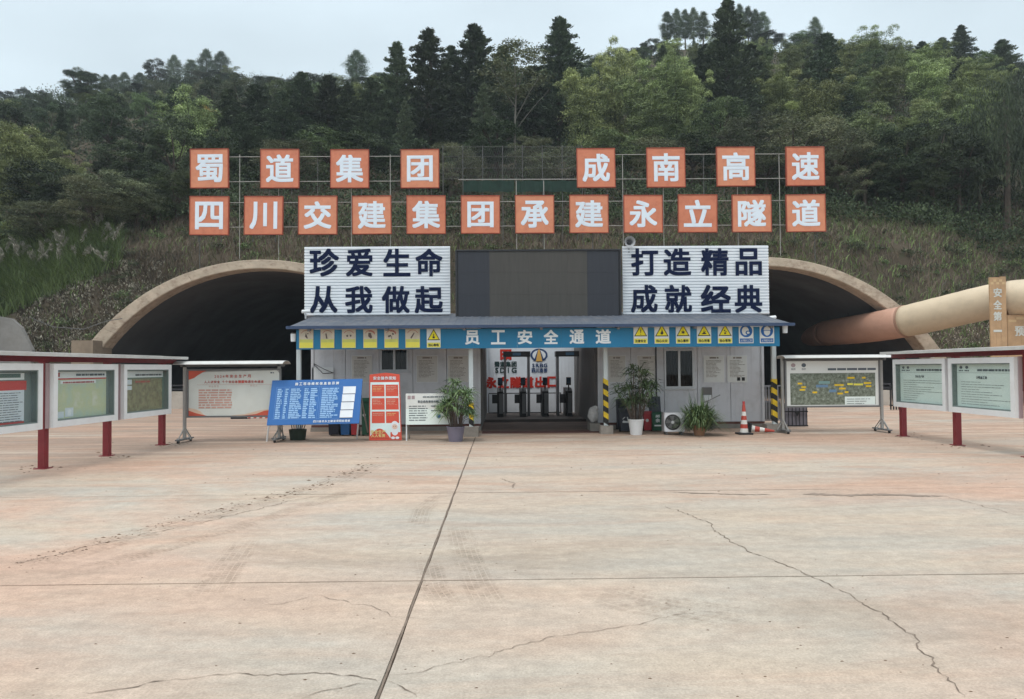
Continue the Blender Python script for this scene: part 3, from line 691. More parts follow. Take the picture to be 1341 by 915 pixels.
SYM = {  # small black shapes: polygons in a unit square round the symbol's centre
 'bang': [[(-.12, .8), (.12, .8), (.06, -.2), (-.06, -.2)], [(-.09, -.4), (.09, -.4), (.09, -.6), (-.09, -.6)]],
 'hand': [[(-.1, .7), (.1, .7), (.1, 0), (.35, 0), (.3, -.5), (-.3, -.5), (-.35, 0), (-.1, 0)]],
 'flame': [[(0, .8), (.3, .2), (.42, -.2), (.2, -.55), (-.2, -.55), (-.42, -.15), (-.2, .1), (-.1, .4)]],
 'burst': [[(0, .7), (.14, .22), (.55, .4), (.26, .02), (.6, -.3), (.15, -.2), (0, -.6), (-.15, -.2), (-.6, -.3), (-.26, .02), (-.55, .4), (-.14, .22)]],
 'slope': [[(-.7, -.5), (.7, -.5), (.1, .1), (0, .7), (-.15, 0)], [(.2, .2), (.45, .35), (.4, .05)]],
 'rocks': [[(-.35, .5), (-.05, .65), (.05, .35), (-.25, .25)], [(.1, .3), (.4, .2), (.35, -.05), (.1, 0)], [(-.3, -.5), (-.1, .1), (.1, -.1), (.3, -.5)]],
 'a': [[(-.05, .5), (.3, -.4), (.1, -.45), (-.2, -.1)], [(.1, .35), (.4, .5), (.35, .25)]], 'b': [[(-.35, .4), (-.15, .45), (.0, -.35), (.2, -.4), (-.25, -.5)]],
 'c': [[(-.45, .1), (-.1, .2), (-.15, -.2), (-.4, -.15)], [(.15, .2), (.5, .15), (.4, -.2), (.2, -.1)]], 'd': [[(-.3, .5), (.1, .5), (.35, -.3), (.1, -.5), (-.35, -.1)]],
 'e': [[(-.6, 0), (-.1, .15), (0, -.1), (-.5, -.3)], [(.1, .5), (.5, .3), (.3, .1), (.1, .2)], [(0, -.1), (.1, -.1), (.1, -.6), (0, -.6)]], 'f': [[(.2, .5), (.35, .45), (-.05, -.3), (-.25, -.55), (-.35, -.3)]],
}
def warn(px0, px1, py0, py1, kind, sym, label, text=''):
    a, b = P(px0, (py0 + py1) / 2, yf), P(px1, (py0 + py1) / 2, yf); zt, zb = P((px0 + px1) / 2, py0, yf).z, P((px0 + px1) / 2, py1, yf).z
    x0_, x1_ = a.x, b.x; cx = (x0_ + x1_) / 2; h = zt - zb; y = yf - .018; w_ = x1_ - x0_
    r = thing('safety_sign', (cx, y, zb), label, 'sign', 'small safety signs along the blue fascia')
    MB().box(x0_, x1_, y, yf - .001, zb, zt).build('plate', M('sg_white') if kind != 'faded' else M('sg_cream'), r)
    p = MB(); yy = -.002; c = V((cx, y, zb + h * .64))
    if kind == 'tri':
        p.quad(V((x0_ + .01, y + yy, zb + .01)), V((x1_ - .01, y + yy, zb + .01)), V((x1_ - .01, y + yy, zb + h * .27)), V((x0_ + .01, y + yy, zb + h * .27)), M('sg_yel'))
        for s, mt, d in ((1., M('sg_k'), 0), (.8, M('sg_tri'), -.002)):
            R = w_ * .5 * s; cc = c + V((0, yy + d, -.01)); p.poly([cc + V((0, 0, R * 1.02)), cc + V((-R * .93, 0, -R * .62)), cc + V((R * .93, 0, -R * .62))], mt)
        for q in SYM[sym]: blob(p, c + V((0, 0, -.025)), q, w_ * .26, yy - .004, M('sg_k'))
        for k, ch in enumerate(text): put_glyph(p, ch, V((x0_ + .035 + k * (w_ - .07) / 4, y - .002, zb + h * .07)), UX, UZ, (w_ - .07) / 4 * .9, h * .15, M('sg_k'), .03)
    elif kind == 'blue':
        disc(p, c, w_ * .43, w_ * .43, yy, M('sg_blue'))
        if sym == 'mask':
            disc(p, c + V((-.02, 0, 0)), w_ * .24, w_ * .3, yy - .002, M('sg_white')); disc(p, c + V((.04, 0, -.04)), w_ * .17, w_ * .14, yy - .004, M('sg_blue'), 14); disc(p, c + V((.045, 0, -.04)), w_ * .1, w_ * .08, yy - .006, M('sg_white'), 12)
        else:
            disc(p, c + V((0, 0, -.02)), w_ * .22, w_ * .27, yy - .002, M('sg_white')); blob(p, c, [(-.34, .02), (.34, .02), (.26, .3), (0, .42), (-.26, .3)], w_, yy - .004, M('sg_blue')); blob(p, c, [(-.25, .06), (.25, .06), (.18, .25), (0, .34), (-.18, .25)], w_, yy - .006, M('sg_white'))
        p.quad(V((x0_ + .02, y + yy, zb + .02)), V((x1_ - .02, y + yy, zb + .02)), V((x1_ - .02, y + yy, zb + h * .25)), V((x0_ + .02, y + yy, zb + h * .25)), M('sg_blue'))
        for k, ch in enumerate(text): put_glyph(p, ch, V((x0_ + .04 + k * (w_ - .08) / len(text), y - .004, zb + h * .08)), UX, UZ, (w_ - .08) / len(text) * .9, h * .12, M('sg_white'))
    else:
        p.quad(V((x0_ + .008, y + yy, zb + .008)), V((x1_ - .008, y + yy, zb + .008)), V((x1_ - .008, y + yy, zb + h * .3)), V((x0_ + .008, y + yy, zb + h * .3)), M('sg_yel'))
        p.quad(V((x0_ + .008, y + yy, zb + h * .303)), V((x1_ - .008, y + yy, zb + h * .303)), V((x1_ - .008, y + yy, zb + h * .46)), V((x0_ + .008, y + yy, zb + h * .46)), M('sg_faded'))
        ring(p, c, w_ * .37, w_ * .405, yy - .001, M('sg_red'), .15 * PI, .85 * PI, 14)
        if sym in 'de': ring(p, c, w_ * .30, w_ * .36, yy - .002, M('sg_red'), .1 * PI, .6 * PI, 10)
        for q in SYM[sym]: blob(p, c + V((0, 0, .0)), q, w_ * .42, yy - .003, M('sg_dull'))
    p.build('print', None, r); return r
LX = [(392, 410.5), (420, 438), (448, 466), (476, 494), (503.5, 522), (531, 550), (559, 577)]
LL = ['leftmost faded cream and yellow sign on the fascia, with a small pointed figure', 'faded sign second from the fascia\'s left end, with a thin curved figure', 'faded sign third from the fascia\'s left end, with two small dark dabs', 'faded sign fourth from the fascia\'s left end, with a bold dark diagonal shape',
      'faded sign fifth from the fascia\'s left end, with branching black and red marks', 'faded sign with a slim slanting tool shape, left of the unfaded yellow triangle sign', 'bright triangle sign with a hand symbol, left of the fascia lettering']
for k, ((a, b), l) in enumerate(zip(LX, LL)):
    d = -.6 * k / 6
    warn(a, b, 430.8 + d, 455.8 + d, 'faded' if k < 6 else 'tri', 'abcdef'[k] if k < 6 else 'hand', l, '当心触电')
for (a, b), kd, sy, tx, l in zip([(829.6, 848), (857, 876), (885, 903.5), (912.5, 931), (940, 958.6), (967.4, 986.3), (994.8, 1013.4)], ['tri'] * 5 + ['blue'] * 2, ['bang', 'flame', 'burst', 'slope', 'rocks', 'mask', 'helmet'],
        ['注意安全', '当心火灾', '当心爆炸', '当心坍塌', '当心落物', '必须戴防尘口罩', '必须戴安全帽'],
        ['yellow triangle sign with an exclamation mark, first right of the fascia lettering', 'yellow triangle sign with a flame, second right of the fascia lettering', 'yellow triangle sign with a spiky burst, third right of the fascia lettering', 'yellow triangle sign with a collapsing slope symbol', 'yellow triangle sign with falling rocks, left of the two blue signs', 'blue round sign showing a face with a dust mask', 'blue round sign showing a helmeted head at the fascia\'s right end']):
    t = ((a + b) / 2 - 839) / (1004 - 839); warn(a, b, 425 - .8 * t, 450 - .8 * t, kd, sy, l, tx)
# --- notices on the cabin walls
def wall_notice(px0, px1, py0, py1, label, seed, mat='paper', stamp=0, frame=True):
    a, b = sx(px0), sx(px1); zt, zb = sz(px0, py0), sz(px0, py1); y = YW - .02
    r = thing('wall_notice', ((a + b) / 2, y, zb), label, 'notice', 'paper notices on the cabin fronts')
    if frame: MB().box(a - .015, b + .015, y, YW - .0085, zb - .015, zt + .015).build('backing_board', M('white_paint'), r)
    p = MB(); p.box(a, b, y - .004, y - .001, zb, zt, M(mat)); w_ = b - a
    scribble(p, V((a + w_ * .28, y - .004, zt - .07)), UX, UZ, w_ * .45, 1, .05, M('ink'), seed=seed, fill=(1, 1.001), th=.8)
    scribble(p, V((a + .05, y - .004, zt - .13)), UX, UZ, w_ - .1, int((zt - zb - .2) / .035), .035, M('ink'), th=.35, seed=seed + 9)
    if stamp:
        for q in range(2): xx = b - .22 + q * .12; p.quad(V((xx - .04, y - .007, zb + .03)), V((xx + .04, y - .007, zb + .03)), V((xx + .04, y - .007, zb + .12)), V((xx - .04, y - .007, zb + .12)), M('sg_k'))
    p.build('sheet', None, r); return r
wall_notice(461, 487, 466, 500, 'framed notice sheet on the left cabin, left of the high window', 1)
wall_notice(546, 573, 466, 500, 'framed notice sheet on the left cabin above the red poster stand\'s right side', 2)
wall_notice(587, 613, 466, 500, 'framed notice sheet on the left cabin beside the passage, above the tall palm', 3)
wall_notice(797, 819, 466, 500, 'framed notice sheet on the right cabin just beside the passage post', 4)
wall_notice(835, 859, 466, 500, 'framed notice sheet on the right cabin left of its window, above the palm', 5)
wall_notice(922, 948, 466, 500, 'white plastic notice with a small picture, first right of the tall window', 6, 'sg_white')
wall_notice(953, 978, 466, 500, 'white plastic notice with two black code squares at its foot', 7, 'sg_white', 1)
bd = thing('white_board', (sx(422), YW - .03, .9), 'bare white board with loose wires on the left end of the left cabin', 'board')
MB().box(sx(409), sx(437), YW - .03, YW - .008, sz(420, 520), sz(420, 481)).build('panel', M('white_paint'), bd)
mb = MB(); mb.tube([P(411, 477, YW - .06), P(418, 484, YW - .08), P(423, 489, YW - .08), P(437, 488, YW - .06)], .01, 5); mb.tube([P(411, 476, YW - .05), P(424, 483, YW - .08), P(436, 488, YW - .08)], .009, 5); mb.build('wires', M('black'), bd)
cd = thing('wall_conduit', (sx(860), YW - .05, .5), 'thin dark cable conduit running down the right cabin beside the window', 'pipe')
MB().cyl(V((sx(859), YW - .04, .4)), V((sx(859), YW - .04, 2.6)), .018, n=6).build('pipe', M('dark_metal'), cd)
mb = thing('letter_box', (sx(925), YW - .06, 1.1), 'small white box on a grey backing plate on the right cabin wall', 'box')
MB().box(sx(919), sx(932), YW - .02, YW - .008, sz(925, 521), sz(925, 507)).build('backing_plate', M('panel_dk'), mb)
MB().box(sx(920), sx(930), YW - .1, YW - .022, sz(925, 524), sz(925, 517)).build('box', M('white_paint'), mb)
# ================================================================== SLOGAN BOARDS AND SCREEN ON THE ROOF
M('corr_board', (.84, .88, .92), .4, var=.04, scale=.9, dirt=.15, dirt_rgb=(.45, .5, .56)); M('ink_navy', (.008, .015, .048), .8, var=.1, spec=.12)
YBd = 19.45
def slogan(px0, px1, py0, py1, rows, label):
    a, b = P(px0, (py0 + py1) / 2, YBd), P(px1, (py0 + py1) / 2, YBd); zt, zb = P((px0 + px1) / 2, py0, YBd).z, P((px0 + px1) / 2, py1, YBd).z
    r = thing('slogan_board', ((a.x + b.x) / 2, YBd, zb), label, 'signboard', 'ribbed slogan boards on the canopy roof')
    n = 23; p = (zt - zb) / n
    for k in range(n):       # each horizontal rib is a folded strip with a groove below it
        z = zb + k * p; m = MB()
        q = [(0, .03), (.16 * p / p, .03)]
        prof_ = [(z, .045), (z + p * .10, .05), (z + p * .22, .004), (z + p * .80, 0), (z + p * .92, .046), (z + p, .045)]
        vs = [V((x_, YBd + d, zz)) for x_ in (a.x, b.x) for zz, d in prof_]; c = len(prof_)
        m.add(vs, [(i, c + i, c + i + 1, i + 1) for i in range(c - 1)]); m.build('rib', M('corr_board'), r)
    MB().box(a.x + .004, b.x - .004, YBd + .056, YBd + .10, zb, zt).build('back_frame', M('alu'), r)
    for x_ in (a.x + .3, b.x - .3): MB().box(x_ - .04, x_ + .04, YBd + .11, YBd + .17, 2.72, zt).build('upright', M('beam'), r)
    for chars, (y0, y1) in rows:
        for ch, c0, c1 in chars:
            l = MB(); A, B = P(c0, (y0 + y1) / 2, YBd), P(c1, (y0 + y1) / 2, YBd)
            put_glyph(l, ch, V((A.x, YBd - .004, P(c0, y1, YBd).z)), UX, UZ, B.x - A.x, P(c0, y0, YBd).z - P(c0, y1, YBd).z, M('ink_navy'), .027)
            l.build('character', None, r)
    return r
slogan(398.5, 589.5, 322.5, 412.5, [((('珍', 405.5, 444), ('爱', 453, 488), ('生', 502, 537.5), ('命', 544, 579.5)), (325.5, 362)), ((('从', 405.5, 442), ('我', 452, 488), ('做', 500, 536.5), ('起', 543, 580)), (374.5, 410))], 'ribbed white slogan board left of the dark screen, eight navy characters')
slogan(815.5, 1007, 321.5, 411.5, [((('打', 826.5, 862), ('造', 869, 905), ('精', 918, 954), ('品', 963, 997.5)), (325, 361)), ((('成', 826, 861), ('就', 870.5, 906), ('经', 917.5, 957), ('典', 962, 998)), (373, 409.5))], 'ribbed white slogan board right of the dark screen, eight navy characters')
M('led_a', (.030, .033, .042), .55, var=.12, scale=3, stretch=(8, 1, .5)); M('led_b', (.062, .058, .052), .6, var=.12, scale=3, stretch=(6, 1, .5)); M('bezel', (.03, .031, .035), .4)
YL = 19.2
la, lb = P(596.5, 370, YL), P(813.5, 370, YL); lt_, lb_ = P(705, 326.5, YL).z, P(705, 416, YL).z
led = thing('led_screen', ((la.x + lb.x) / 2, YL, lb_), 'large switched-off dark screen between the two slogan boards', 'screen')
MB().box(la.x, lb.x, YL + .02, YL + .28, lb_, lt_).build('housing', M('bezel'), led)
for (a, b, c, d) in ((la.x, lb.x, lb_, lb_ + .035), (la.x, lb.x, lt_ - .035, lt_), (la.x, la.x + .035, lb_ + .035, lt_ - .035), (lb.x - .035, lb.x, lb_ + .035, lt_ - .035)):
    MB().box(a, b, YL - .03, YL + .018, c, d).build('bezel', M('bezel'), led)
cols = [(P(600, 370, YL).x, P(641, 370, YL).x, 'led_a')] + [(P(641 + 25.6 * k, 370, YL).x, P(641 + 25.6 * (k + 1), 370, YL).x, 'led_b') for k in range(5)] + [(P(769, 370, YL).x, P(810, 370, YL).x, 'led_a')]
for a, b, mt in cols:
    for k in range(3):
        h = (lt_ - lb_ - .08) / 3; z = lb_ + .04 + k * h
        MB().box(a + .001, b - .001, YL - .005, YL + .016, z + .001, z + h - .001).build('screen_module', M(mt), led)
for k in range(4): xx = la.x + .3 + k * (lb.x - la.x - .6) / 3; MB().box(xx - .05, xx + .05, YL + .3, YL + .38, 2.7, lt_ - .1).build('support_leg', M('beam'), led)
hs = P(825, 316, YBd - .15); horn = thing('horn_speaker', hs, 'round grey horn loudspeaker on top of the right slogan board', 'loudspeaker')
M('horn', (.42, .43, .44), .5)
mb = MB(); 
prof_ = [(.145, 0), (.135, .02), (.09, .07), (.06, .14), (.05, .22)]
vs = [hs + V((r * math.cos(2 * PI * i / 24), d, r * math.sin(2 * PI * i / 24))) for r, d in prof_ for i in range(24)]
mb.add(vs, [(k * 24 + i, k * 24 + (i + 1) % 24, (k + 1) * 24 + (i + 1) % 24, (k + 1) * 24 + i) for k in range(4) for i in range(24)]); mb.build('bell', M('horn'), horn, smooth=True)
MB().cyl(hs + V((0, .05, 0)), hs + V((0, .2, 0)), .05, .045, n=14).build('throat', M('dark_metal'), horn)
MB().cyl(hs + V((0, .23, 0)), hs + V((0, .36, 0)), .065, n=14).build('driver', M('horn'), horn)
MB().box(hs.x - .015, hs.x + .015, hs.y + .17, hs.y + .2, P(825, 330, YBd).z, hs.z - .05).build('bracket', M('dark_metal'), horn)
def camera_unit(px, py, Y, label):
    c = P(px, py, Y); r = thing('flood_lamp', c, label, 'lamp', 'small lamps at the canopy ends')
    MB().cyl(c + V((0, 0, -.09)), c + V((0, 0, .09)), .055, .06, n=12).build('housing', M('white_paint'), r)
    MB().cyl(c + V((0, 0, .09)), c + V((0, .0, .13)), .03, n=8).build('cap', M('dark_metal'), r)
    MB().box(c.x - .012, c.x + .012, c.y + .03, c.y + .25, c.z + .1, c.z + .12).build('arm', M('dark_metal'), r)
camera_unit(1028, 431, 17.25, 'small pale lamp under the right end of the canopy roof'); camera_unit(384, 442, 17.3, 'small pale lamp under the left end of the canopy roof')
for px, py, Y, l in ((400, 408, 19.0, 'small grey bracket lamp on the roof at the left slogan board\'s lower left corner'), (1011, 416, 18.9, 'small white camera on the roof at the right slogan board\'s lower right corner')):
    c = P(px, py, Y); r = thing('roof_camera', c, l, 'camera'); MB().cyl(c + V((-.08, -.04, 0)), c + V((.1, .05, .02)), .045, n=10).build('barrel', M('white_paint'), r)
    MB().box(c.x - .02, c.x + .02, c.y, c.y + .04, c.z - .18, c.z - .04).build('stalk', M('alu'), r)
# ================================================================== ORANGE CHARACTER PANELS ON THE SLOPE
YS_ = 35.0
M('orange', srgb(205, 126, 94), .55, var=.08, scale=1.6, dirt=.5, dirt_rgb=srgb(176, 92, 66)); M('orange_b', srgb(211, 138, 104), .55, var=.08, scale=1.6, dirt=.5, dirt_rgb=srgb(184, 104, 76)); M('orange_rim', srgb(160, 76, 54), .5)
M('letter_pale', (.74, .82, .90), .5, var=.04); M('pipe_pale', (.36, .35, .32), .6); M('pipe_dk', (.10, .10, .095), .6)
ORD = ['first', 'second', 'third', 'fourth', 'fifth', 'sixth', 'seventh', 'eighth', 'ninth', 'tenth', 'eleventh', 'twelfth']
def char_panel(ch, px0, px1, py0, py1, label, mt, k):
    A, B = P(px0, (py0 + py1) / 2, YS_), P(px1, (py0 + py1) / 2, YS_); zt, zb = P((px0 + px1) / 2, py0, YS_).z, P((px0 + px1) / 2, py1, YS_).z
    r = thing('character_panel', ((A.x + B.x) / 2, YS_, zb), label, 'sign', 'orange character panels on the slope'); y = YS_; r.rotation_euler = (random.uniform(-.02, .02), random.uniform(-.009, .009), random.uniform(-.025, .025))
    MB().box(A.x, B.x, y, y + .10, zb, zt).build('panel', M(mt), r)
    e = .035; rm = MB()
    for (a, b, c, d) in ((A.x - e, B.x + e, zb - e, zb - .002), (A.x - e, B.x + e, zt + .002, zt + e), (A.x - e, A.x - .002, zb, zt), (B.x + .002, B.x + e, zb, zt)): rm.box(a, b, y - .02, y + .11, c, d)
    rm.build('rim', M('orange_rim'), r)
    w_ = B.x - A.x; h = zt - zb; i = .13 if ch != '团' else .15; l = MB()
    put_glyph(l, ch, V((A.x + w_ * i, y - .006, zb + h * i)), UX, UZ, w_ * (1 - 2 * i), h * (1 - 2 * i), M('letter_pale'), .026); l.build('character', None, r)
    for x_ in (A.x + .35, B.x - .35): MB().cyl(V((x_, y + .14, zb - .35)), V((x_, y + .14, zt - .1)), .022, n=6).build('mounting_rod', M('pipe_dk'), r)
R1 = [('蜀', 250, 195.6, 245), ('道', 342, 195.6, 245), ('集', 433.5, 196, 245), ('团', 525.5, 196, 245), ('成', 756.5, 194.5, 244.3), ('南', 848, 194, 244), ('高', 939.5, 193, 242.6), ('速', 1030.5, 192.8, 242)]
for k, (c, a, y0, y1) in enumerate(R1): char_panel(c, a, a + 48.6, y0, y1, '%s orange panel of the upper row on the slope, bearing the character %s' % (ORD[k], c), 'orange' if k % 3 else 'orange_b', k)
R2 = '四川交建集团承建永立隧道'
for k, c in enumerate(R2):
    a = 249 + k * 71.09; t = k / 11; char_panel(c, a, a + 49.3, 257.6 - 2.4 * t, 306.6 - 4.2 * t, '%s orange panel of the lower row on the slope, bearing the character %s' % (ORD[k], c), 'orange_b' if (k * 7) % 4 in (1, 2) else 'orange', k)
fr = thing('sign_scaffold', (0, YS_ + .3, 5), 'thin pipe scaffold holding both rows of orange character panels', 'scaffold')
yf2 = YS_ + .22
for (py, a, b) in ((204, 299, 574), (236.5, 299, 574), (203, 756, 1080), (235, 600, 1080), (264, 262, 1078), (296, 262, 1078)):
    d = -(.0075); MB().cyl(P(a, py + (640 - a) * .004, yf2), P(b, py - (b - 640) * .004, yf2), .016, n=6).build('rail', M('pipe_pale'), fr)
for k, px in enumerate([262, 314, 365, 416, 460, 511, 560, 676, 712, 775, 815, 868, 921, 965, 1020, 1065]):
    t = P(px, 202 if (px < 580 or px > 750) else 236, yf2 + .04); MB().cyl(V((t.x, t.y, max(4.8, HZ(t.x, t.y) - .3))), t, .018, n=6).build('standard', M('pipe_pale' if k % 3 else 'pipe_dk'), fr)
for k, px in enumerate([290, 430, 600, 740, 880, 1040]):
    t = P(px, 262, yf2); q = V((t.x, 38.5, HZ(t.x, 38.5))); MB().cyl(t, q, .018, n=6).build('brace', M('pipe_dk'), fr)
fc = thing('wire_fence', (1, 38.5, 6.5), 'faint wire fence with a strip of green netting behind the panels\' gap', 'fence')
M('green_net', (.010, .035, .024), .8, var=.3, scale=3)
for k in range(8):
    t = P(580 + k * 26, 190, 38.5); z = HZ(t.x, 38.5) - .2; MB().cyl(V((t.x, 38.5, z)), V((t.x, 38.5, t.z)), .022, n=6).build('post', M('pipe_dk'), fc)
for py in (192, 205, 220, 234): MB().cyl(P(580, py, 38.5), P(762, py, 38.5), .009, n=5).build('wire', M('pipe_dk'), fc)
mb = MB()
for k in range(60):     # woven diagonals
    x0_, x1_ = P(580 + k * 3, 234, 38.53), P(580 + k * 3 + 14, 192, 38.53); mb.cyl(x0_, x1_, .005, n=3, caps=False); x0_, x1_ = P(580 + k * 3 + 14, 234, 38.53), P(580 + k * 3, 192, 38.53); mb.cyl(x0_, x1_, .005, n=3, caps=False)
tag(mb.build('woven_wire', M('pipe_dk'), fc), kind='stuff')
for a, b in ((607, 673), (676, 758)):
    m = MB(); xs = 14; vs = [P(a + (b - a) * i / xs, py + math.sin(i * 1.7) * .8, 38.4 + .05 * math.sin(i * 2.1)) for py in (236.5, 251) for i in range(xs + 1)]
    m.add(vs, [(i, i + 1, xs + 2 + i, xs + 1 + i) for i in range(xs)]); m.build('netting', M('green_net'), fc)

# ================================================================== ROOFED NOTICE RACKS (red steel) LEFT AND RIGHT
M('red_steel', (.20, .02, .026), .45, var=.12, scale=5, dirt=.3, dirt_rgb=(.2, .06, .05)); M('case_white', (.72, .73, .73), .4, var=.04, dirt=.25, dirt_rgb=(.5, .46, .42)); M('rack_roof', (.52, .52, .50), .5, var=.1, dirt=.4, dirt_rgb=(.33, .3, .26))
M('case_back', (.16, .2, .19), .6); M('mauve', (.38, .29, .30), .5, var=.1)
M('p_white', (.80, .82, .84), .5, var=.04); M('p_pale', (.78, .87, .83), .5, var=.05); M('p_grey', (.66, .71, .77), .5, var=.06); M('p_red', (.55, .06, .05), .5, var=.06); M('p_ink', (.10, .12, .14), .6); M('p_inkred', (.42, .10, .09), .6); M('p_green', (.10, .17, .15), .5)
def photo_mat(name, cols, scale):
    m = bpy.data.materials.new(name); m.use_nodes = True; MATS[name] = m; N, L = m.node_tree.nodes, m.node_tree.links; b = N['Principled BSDF']; b.inputs['Roughness'].default_value = .5
    g = N.new('ShaderNodeNewGeometry'); n = N.new('ShaderNodeTexNoise'); n.inputs['Scale'].default_value = scale; n.inputs['Detail'].default_value = 8; n.inputs['Roughness'].default_value = .7; L.new(g.outputs['Position'], n.inputs[0])
    r = N.new('ShaderNodeValToRGB'); e = r.color_ramp.elements; e[0].position = .32; e[1].position = .7; e[0].color = (*cols[0], 1); e[1].color = (*cols[-1], 1)
    for k, c in enumerate(cols[1:-1]): q = r.color_ramp.elements.new(.32 + .38 * (k + 1) / (len(cols) - 1)); q.color = (*c, 1)
    L.new(n.outputs[0], r.inputs[0]); L.new(r.outputs[0], b.inputs['Base Color'])
photo_mat('map_a', [(.40, .48, .40), (.50, .58, .46), (.56, .58, .36), (.66, .66, .56)], 2.6)
photo_mat('map_b', [(.10, .10, .055), (.19, .17, .10), (.27, .26, .14), (.36, .30, .20)], 9)
photo_mat('map_c', [(.07, .085, .06), (.12, .14, .10), (.22, .25, .2), (.42, .45, .42)], 14)
def rack(name, label, X0, Xd, posts, cases, side, roof, poster_fn):
    """posts: list of Y; X = X0 + Xd*(Y-16); side=+1 means the faces look toward +X"""
    XX = lambda y: X0 + Xd * (y - 16)
    r = thing(name, (XX(posts[0]), posts[0], 0), label, 'notice board', 'roofed red notice racks at the yard sides')
    d = V((Xd, 1, 0)).normalized(); nrm = V((1, -Xd, 0)).normalized() * side
    for y in posts:
        c = V((XX(y), y, 0)); MB().obox(c + V((0, 0, .95)), nrm * .055, d * .055, V((0, 0, .96))).build('post', M('red_steel'), r)
        MB().obox(c + V((0, 0, .006)), nrm * .1, d * .1, V((0, 0, .008))).build('base_plate', M('red_steel'), r)
    y0, y1 = roof; a, b = V((XX(y0), y0, 0)), V((XX(y1), y1, 0)); mid = (a + b) / 2; hl = (b - a) / 2
    MB().obox(mid + V((0, 0, 1.825)) + nrm * .062, nrm * .005 + V((0, 0, 0)), hl * .985, V((0, 0, .058))).build('top_rail', M('red_steel'), r)
    MB().obox(mid + nrm * -.02 + V((0, 0, 1.905)), nrm * .30 + V((0, 0, -.02)), hl, V((0, 0, .015))).build('roof_sheet', M('rack_roof'), r)
    MB().obox(mid + nrm * .293 + V((0, 0, 1.882)), nrm * .012, hl * 1.001, V((0, 0, .03))).build('roof_edge', M('rack_roof'), r)
    n = int((y1 - y0) / .42)
    for k in range(n): q = a.lerp(b, (k + .5) / n); MB().obox(q + nrm * .17 + V((0, 0, 1.866)), nrm * .10, d * .018, V((0, 0, .02))).build('roof_batten', M('red_steel'), r)
    for k, (ya, yb_) in enumerate(cases):
        z0, z1 = .675, 1.735; A, B = V((XX(ya), ya, 0)) + nrm * .07, V((XX(yb_), yb_, 0)) + nrm * .07
        if side > 0: A, B = A, B      # left to right as seen from the viewer
        ctr = (A + B) / 2; hw = (B - A) / 2; L_ = hw.length; fx = hw.normalized()
        right = fx * (1 if side > 0 else -1)       # reading direction
        org = A if side > 0 else B; W_ = 2 * L_
        def q(u, v, dd): return org + right * u + V((0, 0, z0 + v)) + nrm * dd
        fw, H_ = .105, z1 - z0
        cs = MB()
        cs.obox(q(W_ / 2, H_ / 2, .01), right * L_, nrm * .01, V((0, 0, H_ / 2)), M('case_white'))
        cb = cs.build('display_case', None, r)
        for (u0, u1, v0, v1) in ((0, W_, 0, fw), (0, W_, H_ - fw, H_), (0, fw, fw, H_ - fw), (W_ - fw, W_, fw, H_ - fw)):
            MB().obox(q((u0 + u1) / 2, (v0 + v1) / 2, .075), right * ((u1 - u0) / 2), nrm * .054, V((0, 0, (v1 - v0) / 2))).build('frame', M('case_white'), cb)
        lin = MB()
        for (u0, u1, v0, v1) in ((fw, W_ - fw, fw + .001, fw + .02), (fw, W_ - fw, H_ - fw - .02, H_ - fw - .001), (fw + .001, fw + .02, fw, H_ - fw), (W_ - fw - .02, W_ - fw - .001, fw, H_ - fw)):
            lin.obox(q((u0 + u1) / 2, (v0 + v1) / 2, .07), right * ((u1 - u0) / 2), nrm * .045, V((0, 0, (v1 - v0) / 2)))
        lin.build('rubber_seal', M('case_back'), cb)
        MB().obox(q(W_ / 2, H_ / 2, .105), right * (L_ - fw), nrm * .002, V((0, 0, H_ / 2 - fw))).build('glass', M('glass'), cb)
        po = MB(); poster_fn(po, k, lambda u, v, dd=0: q(fw + .02 + u * (W_ - 2 * fw - .04), fw + .02 + v * (H_ - 2 * fw - .04), .024 + dd), right, W_ - 2 * fw - .04, H_ - 2 * fw - .04)
        po.build('poster', None, cb)
        for yy in (0, 1): MB().obox(q(W_ * yy + (.012 if yy else -.012), H_ / 2, .03), right * .011, nrm * .03, V((0, 0, H_ / 2 + .01))).build('side_strip', M('mauve'), r)
    return r
def rect(mb, q, u0, u1, v0, v1, dd, mat): mb.quad(q(u0, v0, dd), q(u1, v0, dd), q(u1, v1, dd), q(u0, v1, dd), mat)
